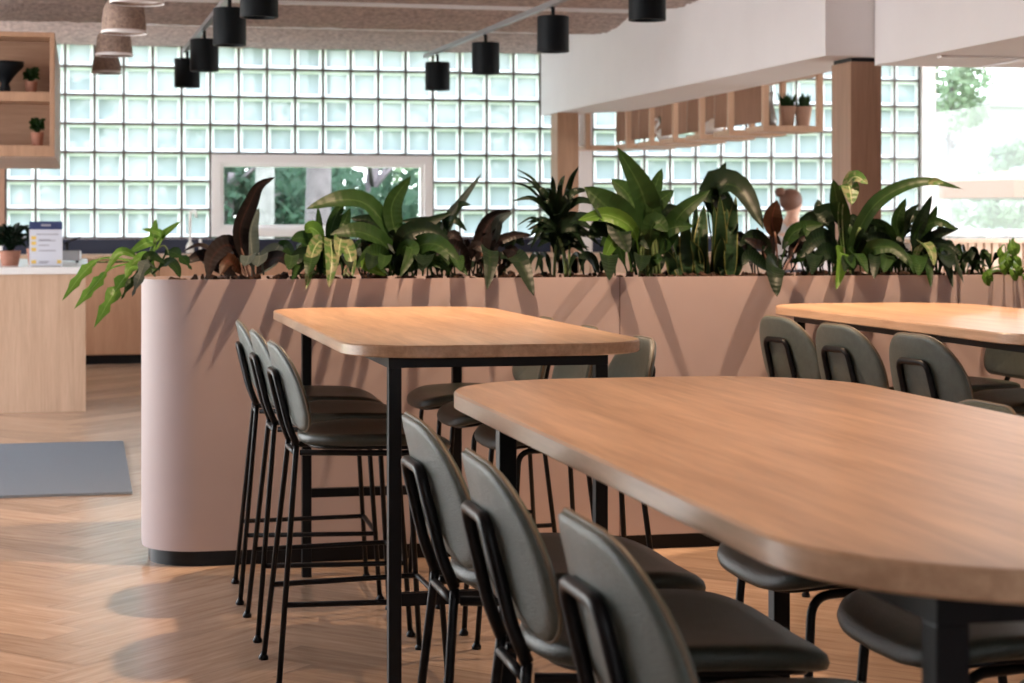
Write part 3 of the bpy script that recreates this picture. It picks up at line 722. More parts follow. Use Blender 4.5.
# 3 mottled aglaonema
plant('mottled_aglaonema', 'plant with drooping cream mottled leaves below the clear window', [
    ([(325, 275, 7.0), (323, 242, 6.95), (313, 252, 6.78), (306, 290, 6.64)], 8, dict(pet=.2)),
    ([(327, 275, 7.0), (330, 240, 6.9), (332, 258, 6.72), (329, 288, 6.64)], 8, dict(pet=.25)),
    ([(328, 275, 7.0), (340, 242, 6.9), (349, 252, 6.75), (353, 277, 6.68)], 8, dict(pet=.25, m='leaf_vari')),
    ([(327, 275, 7.0), (322, 235, 7.0), (319, 222, 7.0), (318, 207, 7.0)], 3, dict(pet=.45, m='leaf')),
    ([(327, 275, 7.0), (330, 236, 7.0), (336, 216, 7.0), (344, 200, 7.0)], 7, dict(pet=.25, m='leaf')),
    ([(328, 275, 7.0), (334, 240, 7.0), (343, 225, 7.05), (350, 208, 7.05)], 7, dict(pet=.3, m='leaf')),
    ([(325, 275, 7.0), (322, 240, 6.95), (312, 228, 6.9), (305, 232, 6.9)], 8, dict(pet=.35, m='leaf_light')),
    ([(322, 275, 7.0), (314, 245, 6.95), (302, 238, 6.9), (291, 240, 6.85)], 8, dict(pet=.3, m='leaf')),
    ([(322, 275, 7.0), (312, 256, 6.9), (300, 256, 6.85), (286, 268, 6.8)], 8, dict(pet=.3, m='leaf_dark')),
    ([(318, 275, 7.0), (306, 262, 6.9), (298, 268, 6.8), (292, 280, 6.68)], 6, dict(pet=.2, m='leaf')),
    ([(328, 275, 7.0), (342, 236, 6.95), (340, 243, 6.8), (338, 258, 6.72)], 8, dict(pet=.25)),
    ]+over(292, 352, 3, 32, ['leaf', 'leaf_dark'])+fillers(300, 350, 14, 31, m=['leaf', 'leaf_dark', 'leaf_vari']), lm='leaf_vari')
# 4 peace lily
plant('peace_lily', 'large glossy green plant with one broad upright leaf at the right window corner', [
    ([(398, 275, 7.0), (396, 238, 7.0), (392, 205, 7.0), (411, 176, 7.0)], 13, dict(pet=.3, nrm=(.2, -1, .1))),
    ([(396, 275, 7.0), (392, 238, 7.0), (368, 205, 6.98), (340, 200, 6.93), (306, 209, 6.9)], 15, dict(pet=.25, nrm=(0, -.8, .6))),
    ([(394, 275, 7.0), (386, 246, 6.95), (360, 232, 6.88), (330, 235, 6.85)], 15, dict(pet=.15, nrm=(0, -.8, .6))),
    ([(398, 275, 7.0), (388, 240, 7.05), (374, 222, 7.05), (350, 218, 7.05)], 9, dict(pet=.25, m='leaf_dark')),
    ([(400, 275, 7.0), (404, 240, 7.0), (424, 225, 6.98), (452, 212, 7.0)], 7, dict(pet=.2, m='leaf_dark')),
    ([(392, 275, 7.0), (384, 258, 6.9), (372, 255, 6.8), (356, 268, 6.75)], 13, dict(pet=.15)),
    ([(396, 275, 7.0), (404, 250, 6.9), (412, 250, 6.8), (400, 277, 6.7)], 10, dict(pet=.15, m='leaf')),
    ([(398, 275, 7.0), (402, 238, 6.9), (428, 230, 6.9), (456, 250, 6.85)], 12, dict(pet=.15, m='leaf_dark')),
    ([(404, 275, 7.0), (416, 248, 6.9), (440, 246, 6.8), (468, 276, 6.68)], 13, dict(pet=.15, m='leaf')),
    ([(404, 275, 7.0), (420, 262, 6.85), (436, 262, 6.8), (452, 272, 6.75)], 9, dict(pet=.15, m='leaf')),
    ([(388, 275, 7.0), (376, 264, 6.8), (366, 266, 6.75), (386, 276, 6.7)], 7, dict(pet=.1, m='leaf_light')),
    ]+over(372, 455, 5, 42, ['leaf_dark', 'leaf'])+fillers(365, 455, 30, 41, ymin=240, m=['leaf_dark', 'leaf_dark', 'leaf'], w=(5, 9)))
# 4b strap leaves
plant('bird_of_paradise', 'plant with a long straight grey green blade left of the drooping dark plant', [
    ([(438, 272, 7.05), (441, 240, 7.05), (452, 214, 7.05), (482, 173, 7.05)], 7, dict(pet=.1, nrm=(.4, -1, 0), m='leaf_grey')),
    ([(438, 272, 7.05), (440, 232, 7.05), (428, 222, 7.05), (400, 221, 7.05)], 6, dict(pet=.2)),
    ([(442, 272, 7.05), (446, 226, 7.05), (458, 206, 7.05), (471, 205, 7.0)], 5, dict(pet=.2)),
    ([(441, 272, 7.05), (444, 228, 7.05), (454, 220, 7.0), (467, 231, 7.0)], 5, dict(pet=.2)),
    ([(438, 272, 7.05), (436, 236, 7.05), (424, 226, 7.05), (414, 236, 7.0)], 5, dict(pet=.2)),
    ([(441, 272, 7.05), (430, 244, 7.0), (412, 230, 7.0), (392, 234, 7.0)], 6, dict(pet=.2)),
    ], lm='leaf_dark')
# 5 dark drooping
plant('drooping_dark_plant', 'blackish plant with a folded upright leaf and broad leaves drooping over the front', [
    ([(485, 275, 7.0), (480, 248, 7.0), (490, 222, 7.0), (512, 210, 6.98)], 12, dict(pet=.1, fold=.7, m='leaf_black')),
    ([(487, 275, 7.0), (495, 240, 7.0), (498, 222, 6.95), (513, 212, 6.9)], 6, dict(pet=.3, m='leaf_grey')),
    ([(488, 275, 7.0), (494, 246, 7.0), (512, 236, 7.0), (533, 235, 7.0)], 5, dict(pet=.2, m='leaf_black')),
    ([(484, 275, 7.0), (488, 250, 6.85), (490, 262, 6.72), (487, 290, 6.64)], 11, dict(pet=.1)),
    ([(500, 276, 7.0), (508, 258, 6.85), (520, 262, 6.72), (534, 296, 6.62)], 14, dict(pet=.1, m='leaf_dark')),
    ([(498, 276, 7.0), (504, 260, 6.85), (512, 258, 6.8), (530, 268, 6.75)], 10, dict(pet=.1, m='leaf_black')),
    ([(470, 275, 7.0), (462, 252, 6.9), (450, 246, 6.85), (436, 256, 6.8)], 9, dict(pet=.1, m='leaf_black')),
    ]+fillers(466, 512, 14, 51, m=['leaf_black', 'leaf_dark']), lm='leaf_dark', sm='stem_red', stems=[([(485, 276, 7.0), (482, 255, 7.0), (487, 235, 7.0)], .005)])
# 6 dracaena
r = random.Random(61); L6 = []
for tx, ty, w in [(515, 168, 2), (508, 182, 1.5), (512, 201, 3), (516, 175, 2), (528, 186, 3.5), (552, 176, 3), (561, 181, 3), (579, 166, 4), (538, 205, 3), (590, 190, 5), (600, 205, 5), (604, 222, 5), (525, 228, 3), (516, 226, 1.5), (540, 240, 3), (530, 250, 3), (596, 232, 5), (601, 246, 5), (588, 252, 4), (545, 190, 4), (570, 190, 4), (575, 200, 6), (565, 175, 3)]:
    by = 215 if ty < 215 else 228; cx = 556+r.uniform(-5, 5)
    L6.append(([(556, 250, 7.0), (cx, by+6, 7.0), ((cx+tx)/2, (by+ty)/2-9, 6.95), (tx, ty, 6.95+r.uniform(-.15, .15))], w, dict(pet=.15, nrm=(r.uniform(-.4, .4), -1, .3))))
for _ in range(34):
    a = r.uniform(0, 6.28); rr_ = r.uniform(22, 44); cx, cy = 558+r.uniform(-6, 6), 238+r.uniform(-14, 12); tx, ty = cx+rr_*math.cos(a), cy-abs(rr_*math.sin(a))*.6+r.uniform(0, 22)
    L6.append(([(557, 262, 7.0), (cx, cy, 7.0), ((cx+tx)/2, (cy+ty)/2-6, 7.0), (tx, ty, 7.0+r.uniform(-.15, .15))], r.uniform(3, 5), dict(pet=.2, nrm=(r.uniform(-.5, .5), -1, .4))))
for px in (537, 545, 578, 590): L6.append(([(px+6, 276, 7.0), (px+2, 258, 7.0), (px-4, 256, 6.95), (px-10, 272, 6.9)], 3, dict(pet=.1)))
plant('dracaena', 'spiky dark dracaena with thin arching leaves before the far wooden post', L6, [([(566, 277, 7.0), (564, 255, 7.0), (558, 236, 7.0)], .008), ([(554, 277, 7.0), (556, 240, 7.0)], .006), ([(570, 277, 7.0), (569, 240, 7.0)], .005)], lm='leaf_dark', base=(560, 277))
# 7 prayer plant
plant('tall_prayer_plant', 'tallest plant, big oval striped leaves on pale upright stalks right of the dracaena', [
    ([(645, 275, 7.0), (648, 235, 7.0), (643, 195, 6.95), (617, 147, 6.9)], 16, dict(pet=.33, nrm=(.1, -1, .2))),
    ([(648, 275, 7.0), (650, 238, 7.0), (653, 205, 6.97), (646, 178, 7.0)], 9, dict(pet=.4)),
    ([(650, 275, 7.0), (651, 220, 7.0), (653, 195, 7.0), (662, 168, 7.0)], 7, dict(pet=.45)),
    ([(640, 275, 7.0), (636, 232, 6.95), (610, 210, 6.88), (584, 187, 6.85)], 20, dict(pet=.3, nrm=(.1, -1, .4))),
    ([(642, 275, 7.0), (640, 225, 7.05), (628, 195, 7.08), (611, 179, 7.1)], 12, dict(pet=.35)),
    ([(640, 275, 7.0), (634, 232, 6.9), (608, 215, 6.85), (578, 220, 6.85)], 9, dict(pet=.25, m='leaf_light')),
    ([(637, 275, 7.0), (628, 235, 6.95), (618, 230, 6.85), (629, 253, 6.78)], 16, dict(pet=.25, m='leaf_dark')),
    ([(636, 275, 7.0), (622, 238, 6.95), (602, 228, 6.9), (588, 238, 6.85)], 13, dict(pet=.2, m='leaf_dark')),
    ([(650, 275, 7.0), (652, 225, 7.0), (656, 205, 6.98), (674, 190, 6.97)], 8, dict(pet=.5)),
    ([(652, 275, 7.0), (654, 235, 7.0), (664, 212, 7.0), (684, 210, 7.0)], 6, dict(pet=.5, m='leaf_dark')),
    ([(656, 275, 7.0), (662, 248, 7.0), (680, 215, 6.93), (710, 190, 6.9)], 11, dict(pet=.25, nrm=(-.2, -1, .4))),
    ([(654, 275, 7.0), (660, 240, 7.0), (672, 228, 6.93), (694, 226, 6.9)], 9, dict(pet=.3, m='leaf')),
    ([(632, 275, 7.0), (626, 246, 6.9), (614, 240, 6.85), (602, 264, 6.8)], 9, dict(pet=.25, m='leaf_light')),
    ([(600, 276, 7.0), (594, 262, 6.9), (586, 256, 6.85), (578, 258, 6.8)], 5, dict(pet=.1, m='leaf_dark')),
    ([(600, 276, 7.0), (606, 256, 6.9), (610, 260, 6.8), (614, 268, 6.75)], 6, dict(pet=.1, m='leaf_dark')),
    ([(652, 275, 7.0), (650, 240, 6.9), (655, 222, 6.88), (668, 232, 6.85)], 12, dict(pet=.3, m='leaf')),
    ]+over(600, 655, 2, 72, ['leaf_dark'])+fillers(612, 668, 8, 71, ymin=235, m=['leaf_dark', 'leaf']),
    [([(640+i*4, 277, 7.0), (641+i*3.2, 250, 7.0), (640+i*3, 225, 7.0)], .007) for i in range(6)], lm='leaf', ws=1.2)
# 8 snake plant
L8 = []
r = random.Random(81)
for bx, tx, ty, w in [(672, 665, 238, 6), (680, 674, 225, 6), (688, 686, 205, 6), (694, 696, 198, 6), (700, 704, 205, 7), (706, 700, 226, 7), (712, 714, 206, 6), (718, 720, 196, 6), (724, 727, 208, 7), (730, 736, 196, 6), (727, 738, 222, 7), (684, 678, 245, 7), (698, 690, 240, 8), (715, 722, 236, 8), (734, 741, 235, 5), (676, 662, 248, 5)]:
    L8.append(([(bx, 276, 7.0+r.uniform(-.08, .1)), ((bx+tx)/2+r.uniform(-3, 3), (276+ty)/2, 7.0+r.uniform(-.08, .1)), (tx, ty, 7.0+r.uniform(-.1, .1))], w, dict(pet=0, stem=.012, nrm=(r.uniform(-.6, .6), -1, 0), fold=.3)))
plant('snake_plant', 'upright sword leaved plant with pale leaf edges, centre right of the planter', L8, lm='leaf_sword', base=(705, 277))
# 9 big dark arching leaf
plant('dark_elephant_ear', 'plant with one huge black green leaf arching down to the right', [
    ([(722, 276, 7.05), (716, 225, 7.08), (712, 190, 7.05), (738, 188, 6.98), (764, 230, 6.9)], 18, dict(pet=.3, nrm=(.2, -1, .4), fold=.3)),
    ([(720, 276, 7.05), (712, 215, 7.1), (716, 185, 7.1), (726, 162, 7.1)], 5, dict(pet=.5)),
    ([(718, 276, 7.05), (708, 215, 7.1), (711, 190, 7.1), (718, 167, 7.1)], 4, dict(pet=.5)),
    ([(722, 276, 7.05), (728, 215, 7.1), (712, 195, 7.05), (696, 200, 7.0)], 13, dict(pet=.3)),
    ], [([(722, 277, 7.05), (716, 230, 7.08), (712, 200, 7.05)], .007)], lm='leaf_dark', base=(722, 277), ws=1.25)
# 10 burgundy round leaves
plant('red_brown_calathea', 'plant with a backlit round red brown leaf and one dark leaf over the edge', [
    ([(777, 275, 6.95), (776, 240, 6.95), (772, 220, 6.92), (777, 200, 6.9)], 14, dict(pet=.38, m='leaf_red')),
    ([(776, 276, 6.95), (774, 264, 6.8), (774, 274, 6.68), (777, 297, 6.62)], 15, dict(pet=.05, m='leaf_dark')),
    ([(775, 275, 6.95), (766, 246, 6.95), (752, 236, 6.92), (738, 246, 6.9)], 8, dict(pet=.2, m='leaf_dark')),
    ([(778, 275, 6.95), (788, 240, 6.95), (802, 228, 6.95), (824, 224, 6.95)], 10, dict(pet=.25, m='leaf')),
    ([(779, 275, 6.95), (792, 250, 6.95), (806, 236, 7.0), (836, 212, 7.0)], 8, dict(pet=.25)),
    ([(772, 275, 6.95), (760, 262, 6.9), (748, 256, 6.85), (742, 266, 6.8)], 8, dict(pet=.15, m='leaf_dark')),
    ([(770, 275, 6.95), (764, 250, 6.95), (756, 244, 6.9), (744, 238, 6.9)], 6, dict(pet=.2)),
    ]+fillers(752, 800, 10, 101, m=['leaf_dark', 'leaf_black']), [([(777, 276, 6.95), (777, 255, 6.95), (775, 232, 6.93)], .004), ([(772, 276, 6.95), (763, 250, 6.95), (757, 228, 6.95)], .004), ([(782, 276, 6.95), (792, 255, 6.95), (800, 240, 6.95)], .004)], lm='leaf_black', sm='stem_red')
# 11 mottled green climber
plant('mottled_dieffenbachia', 'plant with a cream flecked triangular leaf in front of the wooden column', [
    ([(846, 275, 6.95), (846, 230, 6.95), (838, 205, 6.93), (833, 179, 6.9)], 12, dict(pet=.35, nrm=(-.2, -1, .2), m='leaf')),
    ([(846, 275, 6.95), (842, 215, 6.93), (848, 186, 6.9), (852, 205, 6.85)], 14, dict(pet=.5, m='leaf_vari')),
    ([(846, 275, 6.95), (838, 212, 6.93), (852, 178, 6.9), (868, 184, 6.85)], 8, dict(pet=.5, m='leaf_vari')),
    ([(844, 275, 6.95), (842, 222, 6.97), (822, 215, 7.0), (796, 236, 7.0)], 14, dict(pet=.25)),
    ([(842, 275, 6.95), (832, 230, 6.97), (820, 214, 7.0), (818, 199, 7.02)], 10, dict(pet=.3)),
    ([(840, 275, 6.95), (828, 240, 6.95), (814, 240, 6.9), (800, 258, 6.85)], 12, dict(pet=.2)),
    ([(838, 275, 6.95), (840, 252, 6.85), (842, 262, 6.72), (836, 290, 6.62)], 10, dict(pet=.15, m='leaf_light')),
    ([(848, 275, 6.95), (852, 254, 6.85), (860, 258, 6.75), (868, 274, 6.66)], 8, dict(pet=.15, m='leaf')),
    ([(840, 275, 6.95), (830, 252, 6.9), (820, 256, 6.85), (812, 272, 6.8)], 11, dict(pet=.15)),
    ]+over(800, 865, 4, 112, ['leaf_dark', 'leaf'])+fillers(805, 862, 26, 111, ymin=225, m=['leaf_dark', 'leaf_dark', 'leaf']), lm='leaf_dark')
# 12 long arching leaf
plant('arching_aroid', 'plant with one very long leaf arching right across the column, browned near its tip', [
    ([(850, 276, 6.95), (853, 245, 6.93), (872, 208, 6.88), (900, 188, 6.85), (930, 182, 6.82), (962, 189, 6.8)], 8.5, dict(pet=.1, nrm=(-.2, -.9, .6), n=24)),
    ([(950-22, 183, 6.8), (936, 181.5, 6.795), (944, 182.5, 6.79)], 4, dict(pet=0, m='leaf_vari', stem=.004)),
    ([(852, 276, 6.95), (858, 250, 6.93), (862, 236, 6.9), (870, 226, 6.9)], 7, dict(pet=.1, m='leaf_dark')),
    ], [([(850, 277, 6.95), (852, 250, 6.95), (860, 228, 6.9)], .006)], lm='leaf')
# 13 aglaonema right
plant('green_aglaonema', 'bushy pointed leaf plant at the right, before the large window', [
    ([(900, 275, 6.97), (899, 240, 6.97), (897, 220, 6.95), (906, 198, 6.93)], 8, dict(pet=.3, m='leaf')),
    ([(904, 275, 6.97), (903, 235, 6.97), (907, 216, 6.95), (919, 204, 6.93)], 5, dict(pet=.3)),
    ([(910, 275, 6.97), (914, 240, 6.97), (921, 220, 6.95), (932, 195, 6.93)], 9, dict(pet=.25)),
    ([(914, 275, 6.97), (920, 240, 6.97), (930, 222, 6.95), (937, 205, 6.93)], 6, dict(pet=.25, m='leaf')),
    ([(910, 275, 6.97), (916, 238, 6.97), (935, 222, 6.93), (958, 230, 6.9)], 6, dict(pet=.25, m='leaf')),
    ([(912, 275, 6.97), (922, 246, 6.97), (938, 234, 6.93), (960, 228, 6.9)], 6, dict(pet=.2)),
    ([(896, 275, 6.97), (892, 240, 6.95), (882, 226, 6.93), (866, 220, 6.9)], 7, dict(pet=.2, m='leaf')),
    ([(896, 275, 6.97), (890, 246, 6.95), (878, 238, 6.9), (864, 240, 6.9)], 7, dict(pet=.2)),
    ([(894, 275, 6.97), (868, 252, 6.8), (892, 248, 6.75), (921, 275, 6.66)], 10, dict(pet=.1, m='leaf')),
    ([(910, 275, 6.97), (920, 244, 6.85), (930, 250, 6.75), (934, 266, 6.68)], 9, dict(pet=.15, m='leaf_vari')),
    ([(916, 275, 6.97), (924, 256, 6.85), (928, 266, 6.7), (931, 288, 6.63)], 6, dict(pet=.15, m='leaf')),
    ([(925, 275, 6.97), (938, 254, 6.85), (946, 264, 6.72), (953, 288, 6.63)], 7, dict(pet=.15, m='leaf_dark')),
    ([(918, 275, 6.97), (934, 250, 6.9), (950, 252, 6.8), (964, 284, 6.66)], 5, dict(pet=.15, m='leaf_dark')),
    ([(914, 275, 6.97), (930, 246, 6.9), (948, 246, 6.88), (962, 256, 6.85)], 6, dict(pet=.15)),
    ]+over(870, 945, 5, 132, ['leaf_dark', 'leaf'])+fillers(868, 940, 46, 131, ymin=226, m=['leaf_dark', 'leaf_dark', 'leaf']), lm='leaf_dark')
# 14, 15
plant('small_fern', 'low dark plant in the soil between the bushy plant and the pale trailing plant', fillers(955, 992, 26, 141, ymin=250, ymax=268, m=['leaf_dark', 'leaf'], w=(2, 5), spread=18), lm='leaf_dark', base=(973, 277))
L15 = []
r = random.Random(151)
for k in range(20):
    cx = r.uniform(985, 1030); cy = r.uniform(243, 282); Y = 6.66 if cy > 268 else r.uniform(6.75, 7.0)
    L15.append(([(1006, 276, 6.95), ((1006+cx)/2, cy-10, (6.95+Y)/2), (cx-4, cy-5, Y), (cx, cy+5, Y)], r.uniform(3.5, 6), dict(pet=.6)))
plant('trailing_pothos', 'pale green small leaved trailing plant at the right end of the planter', L15, lm='leaf_light', base=(1006, 277))
plant('low_foliage_plant', 'low grey green rosette in front of the clear window, between mottled plant and broad leaves', fillers(358, 384, 16, 161, ymin=246, ymax=262, m=['leaf_grey', 'leaf_dark'], w=(4, 7), spread=14), lm='leaf_grey', base=(370, 277))

# ---------------------------------------------------------------- lamps
def spot(x, y, zb, label, group, energy=0, aim=None, ang=70, d=.195, hgt=.215):
    t = thing('track_spotlight', label, 'lamp', (x, y, zb), 0, group)
    obj('housing', lathe(BM(), [(d*.40, .03), (d*.42, .0), (d/2, 0), (d/2, hgt), (d*.48, hgt+.004)], (0, 0, 0), 32), 'matblack', t, autos=35)
    b = BM(); lathe(b, [(.012, hgt), (.012, hgt+.06)], (0, 0, 0), 10); tube(b, fillet([(0, 0, hgt+.05), (0, .03, hgt+.08), (0, .05, hgt+.06)], .01), .007, 6)
    obj('bracket', b, 'matblack', t)
    if energy:
        obj('lens', lathe(BM(), [(.001, .012), (.07, .012), (.07, .014), (.001, .014)], (0, 0, 0), 24), 'bulb', t)
        l = bpy.data.lights.new('spot_beam', 'SPOT'); l.energy = energy; l.color = (1, .69, .45); l.spot_size = math.radians(ang); l.spot_blend = .5; l.shadow_soft_size = .03
        o = bpy.data.objects.new('spot_beam', l); COL.objects.link(o); o.parent = t; o.location = (0, 0, -.005)
        o.rotation_euler = (Vector(aim)-Vector((x, y, zb))).to_track_quat('-Z', 'Y').to_euler()
    return t
for x, y, n in ((.765, 14.78, 'farthest'), (.80, 13.2, 'second farthest'), (.83, 11.27, 'third'), (.865, 9.72, 'nearest')):
    spot(x, y, 2.25, 'black cylinder ceiling spotlight, %s in the left row' % n, 'left row of spotlights')
for x, y, n in ((2.70, 14.68, 'farthest'), (2.737, 13.02, 'second farthest'), (2.79, 11.27, 'third'), (2.83, 9.41, 'nearest')):
    spot(x, y, 2.25, 'black cylinder ceiling spotlight, %s in the right row' % n, 'right row of spotlights')
EN = 255
spot(1.25, 6.32, 2.55, 'black ceiling spotlight above the table before the planter', 'spotlights above the tables', EN, (1.2, 6.4, 1.0), 125)
spot(3.2, 6.32, 2.55, 'black ceiling spotlight above the right hand table', 'spotlights above the tables', EN, (3.15, 6.4, 1.0), 125)
spot(1.15, 2.6, 2.55, 'black ceiling spotlight above the nearest table', 'spotlights above the tables', EN*.48, (1.1, 2.6, .9), 85)
for xa, ya, xb, yb, lab in ((.755, 15.0, .94, 5.9, 'left'), (2.66, 15.0, 2.95, 5.9, 'right')):
    b = BM(); prism(b, [(xa-.018, ya), (xa+.018, ya), (xb+.018, yb), (xb-.018, yb)], 2.53, 2.56)
    tag(obj('ceiling_track', b, 'silver'), 'long thin lighting track that carries the %s row of black spotlights' % lab, 'lighting track')
def pend(px, py, Z, d, hh, label):
    t_ = (px-512)/F; Y = Z*(CS-SN*t_); p = at(px, py, Y)
    t = thing('pendant_lamp', label, 'lamp', p, 0, 'woven pendants')
    pr = [(d*.50, 0), (d*.5, hh*.25), (d*.46, hh*.7), (d*.36, hh*.95), (d*.1, hh)]
    obj('shade', lathe(BM(), pr, (0, 0, 0), 28, cap=False), 'rope', t, smooth=True)
    obj('lining', lathe(BM(), [(d*.515, -.004), (d*.515, .012), (d*.49, .014), (d*.48, hh*.3), (d*.42, hh*.7), (d*.1, hh*.9)], (0, 0, 0), 28, cap=False), 'shade_in', t, smooth=True)
    obj('cord', tube(BM(), [(0, 0, hh*.95), (0, 0, 3.05-p.z)], .005, 6), 'matblack', t)
pend(124, 33, 10.9, .25, .20, 'woven fibre pendant lamp with white rim, second of the row at upper left')
pend(114, 55.5, 12.4, .235, .17, 'woven fibre pendant lamp with white rim, third of the row at upper left')
pend(106.5, 73, 13.9, .21, .13, 'woven fibre pendant lamp, farthest and smallest of the row at upper left')
pend(137, 3, 9.4, .26, .20, 'woven fibre pendant lamp cut by the top edge, nearest of its row')

# ---------------------------------------------------------------- person behind the planter
pc = at(786, 204, 16.1)
ps = thing('person', 'person with reddish hair in a bun and pale top, bent over behind the plants', 'person', (pc.x, 16.1, 0))
def skin_body(name, V, E, mat, parent, lev=2):
    me = bpy.data.meshes.new(name); me.from_pydata([v[:3] for v in V], E, []); me.materials.append(M[mat])
    o = bpy.data.objects.new(name, me); COL.objects.link(o); o.parent = parent
    s = o.modifiers.new('skin', 'SKIN'); s.use_smooth_shade = True
    for i, v in enumerate(V): me.skin_vertices[0].data[i].radius = (v[3], v[4] if len(v) > 4 else v[3])
    me.skin_vertices[0].data[0].use_root = True
    ss = o.modifiers.new('sub', 'SUBSURF'); ss.levels = ss.render_levels = lev
    return o
hz = pc.z
V = [(0, 0, .72, .13, .12), (.01, 0, .90, .12, .10), (.03, 0, 1.10, .15, .11), (.05, 0, 1.20, .07, .06), (.06, 0, 1.27, .045), (.07, 0, hz-.05, .07, .075), (.07, 0, hz+.03, .085, .09), (.075, 0, hz+.10, .05),
     (.04, -.18, 1.14, .05), (.12, -.20, .96, .042), (.28, -.14, .97, .033), (.36, -.12, .98, .025),
     (.04, .18, 1.14, .05), (.12, .20, .96, .042), (.28, .14, .97, .033), (.36, .12, .98, .025),
     (.02, -.10, .68, .09), (.38, -.11, .66, .065), (.40, -.11, .32, .045), (.42, -.11, .05, .04), (.50, -.11, .03, .03),
     (.02, .10, .68, .09), (.38, .11, .66, .065), (.40, .11, .32, .045), (.42, .11, .05, .04), (.50, .11, .03, .03)]
E = [(0, 1), (1, 2), (2, 3), (3, 4), (4, 5), (5, 6), (6, 7), (3, 8), (8, 9), (9, 10), (10, 11), (3, 12), (12, 13), (13, 14), (14, 15), (0, 16), (16, 17), (17, 18), (18, 19), (19, 20), (0, 21), (21, 22), (22, 23), (23, 24), (24, 25)]
skin_body('body', V, E, 'skin', ps)
VS = [(v[0], v[1], v[2], v[3]*1.12+.004, (v[4] if len(v) > 4 else v[3])*1.12+.004) for v in V[:4]+V[8:11]+V[12:15]]
skin_body('sweater', VS, [(0, 1), (1, 2), (2, 3), (3, 4), (4, 5), (5, 6), (3, 7), (7, 8), (8, 9)], 'sweater', ps)
VT = [(v[0], v[1], v[2], v[3]*1.1+.004, (v[4] if len(v) > 4 else v[3])*1.1+.004) for v in [V[0]]+V[16:20]+V[21:25]]
skin_body('trousers', VT, [(0, 1), (1, 2), (2, 3), (3, 4), (0, 5), (5, 6), (6, 7), (7, 8)], 'trousers', ps)
b = BM()
bmesh.ops.create_uvsphere(b, u_segments=24, v_segments=16, radius=1, matrix=Matrix.Translation((.045, 0, hz+.035)) @ Matrix.Diagonal((.105, .1, .105, 1)))
bmesh.ops.create_uvsphere(b, u_segments=16, v_segments=10, radius=1, matrix=Matrix.Translation((-.055, 0, hz+.105)) @ Matrix.Diagonal((.05, .05, .045, 1)))
obj('hair', b, 'hair', ps, smooth=True)
st = thing('stool', 'plain stool under the seated person, hidden behind the plants', 'stool', (pc.x, 16.1, 0))
obj('seat', lathe(BM(), [(.17, .55), (.18, .56), (.18, .58), (.17, .59)], (0, 0, 0), 24), 'vinyl_seat', st)
for k in range(4):
    a = k*math.pi/2+.78; obj('leg', tube(BM(), [(.12*math.cos(a), .12*math.sin(a), .55), (.18*math.cos(a), .18*math.sin(a), 0)], .012), 'black', st)

# ---------------------------------------------------------------- garden and buildings outside
o = struct(obj('trim_12', B(-40, 60, YW+.4, 90, -.35, -.3), 'grass'))
def tree(x, y, h, cr, cz, label, bark='bark', lm='outleaf', n=1600, tr=.18, seedv=0, ls=.16):
    r = random.Random(seedv); t = thing('tree', label, 'tree', (x, y, -.3), 0, 'garden trees')
    b = BM(); tube(b, crom([(0, 0, -.2), (.06, 0, h*.35), (-.05, .05, h*.7), (0, 0, h)], 10), [tr*(1.1-.06*i) for i in range(11)], 12)
    for k in range(5):
        a = r.random()*6.28; z = h*r.uniform(.55, .9); tube(b, [(0, 0, z), (cr*.4*math.cos(a), cr*.4*math.sin(a), z+cr*.35), (cr*.8*math.cos(a), cr*.8*math.sin(a), z+cr*.45)], [tr*.35, tr*.22, tr*.08], 7)
    obj('trunk', b, bark, t, smooth=True)
    b = BM(); uvl = b.loops.layers.uv.verify()
    cl = [(r.uniform(-1, 1)*cr*.7, r.uniform(-1, 1)*cr*.7, cz+r.uniform(-1, 1)*cr*.8, cr*r.uniform(.3, .5)) for _ in range(14)]
    for k in range(n):
        c_ = cl[k % 14]; d = Vector((r.gauss(0, 1), r.gauss(0, 1), r.gauss(0, 1))).normalized()*c_[3]*r.uniform(.6, 1.05); p = Vector(c_[:3])+d
        u = Vector((r.uniform(-1, 1), r.uniform(-1, 1), r.uniform(-1, 1))).normalized(); v = u.orthogonal().normalized(); s = ls*r.uniform(.6, 1.3)
        f = b.faces.new([b.verts.new(p-u*s*.5), b.verts.new(p+v*s*.28+d.normalized()*s*.1), b.verts.new(p+u*s*.5), b.verts.new(p-v*s*.28)])
        for lp, q in zip(f.loops, ((.5, 0), (1, .5), (.5, 1), (0, .5))): lp[uvl].uv = q
    obj('crown', b, lm, t); return t
def gx(px, Y): return at(px, 224, Y).x
tree(gx(260, 23), 23, 7, 2.0, 6.2, 'pale slender trunk seen through the left part of the clear window', n=1500, tr=.125, seedv=1)
tree(gx(315, 25), 25, 10, 1.9, 9.6, 'grey trunk seen in the middle of the clear window', 'bark_dark', n=1500, tr=.17, seedv=2)
for i, (px, Y, cz, cr, lm) in enumerate([(30, 29, 2.2, 1.5, 'outleaf'), (150, 36, 1.6, 1.7, 'outleaf2'), (232, 30, 1.3, 1.15, 'outleaf'), (292, 34, 1.7, 1.9, 'outleaf'), (372, 30, 1.5, 1.5, 'outleaf'), (450, 38, 2.6, 1.9, 'outleaf2'), (560, 35, 2.0, 1.5, 'outleaf'), (690, 38, 2.3, 1.9, 'outleaf2'), (800, 31, 1.8, 1.6, 'outleaf')]):
    tree(gx(px, Y), Y, cz+1, cr, cz, 'bushy green garden tree, number %s from the left behind the glass blocks' % ['one', 'two', 'three', 'four', 'five', 'six', 'seven', 'eight', 'nine'][i], 'bark_dark', lm, n=2600, tr=.12, seedv=20+i, ls=.22)
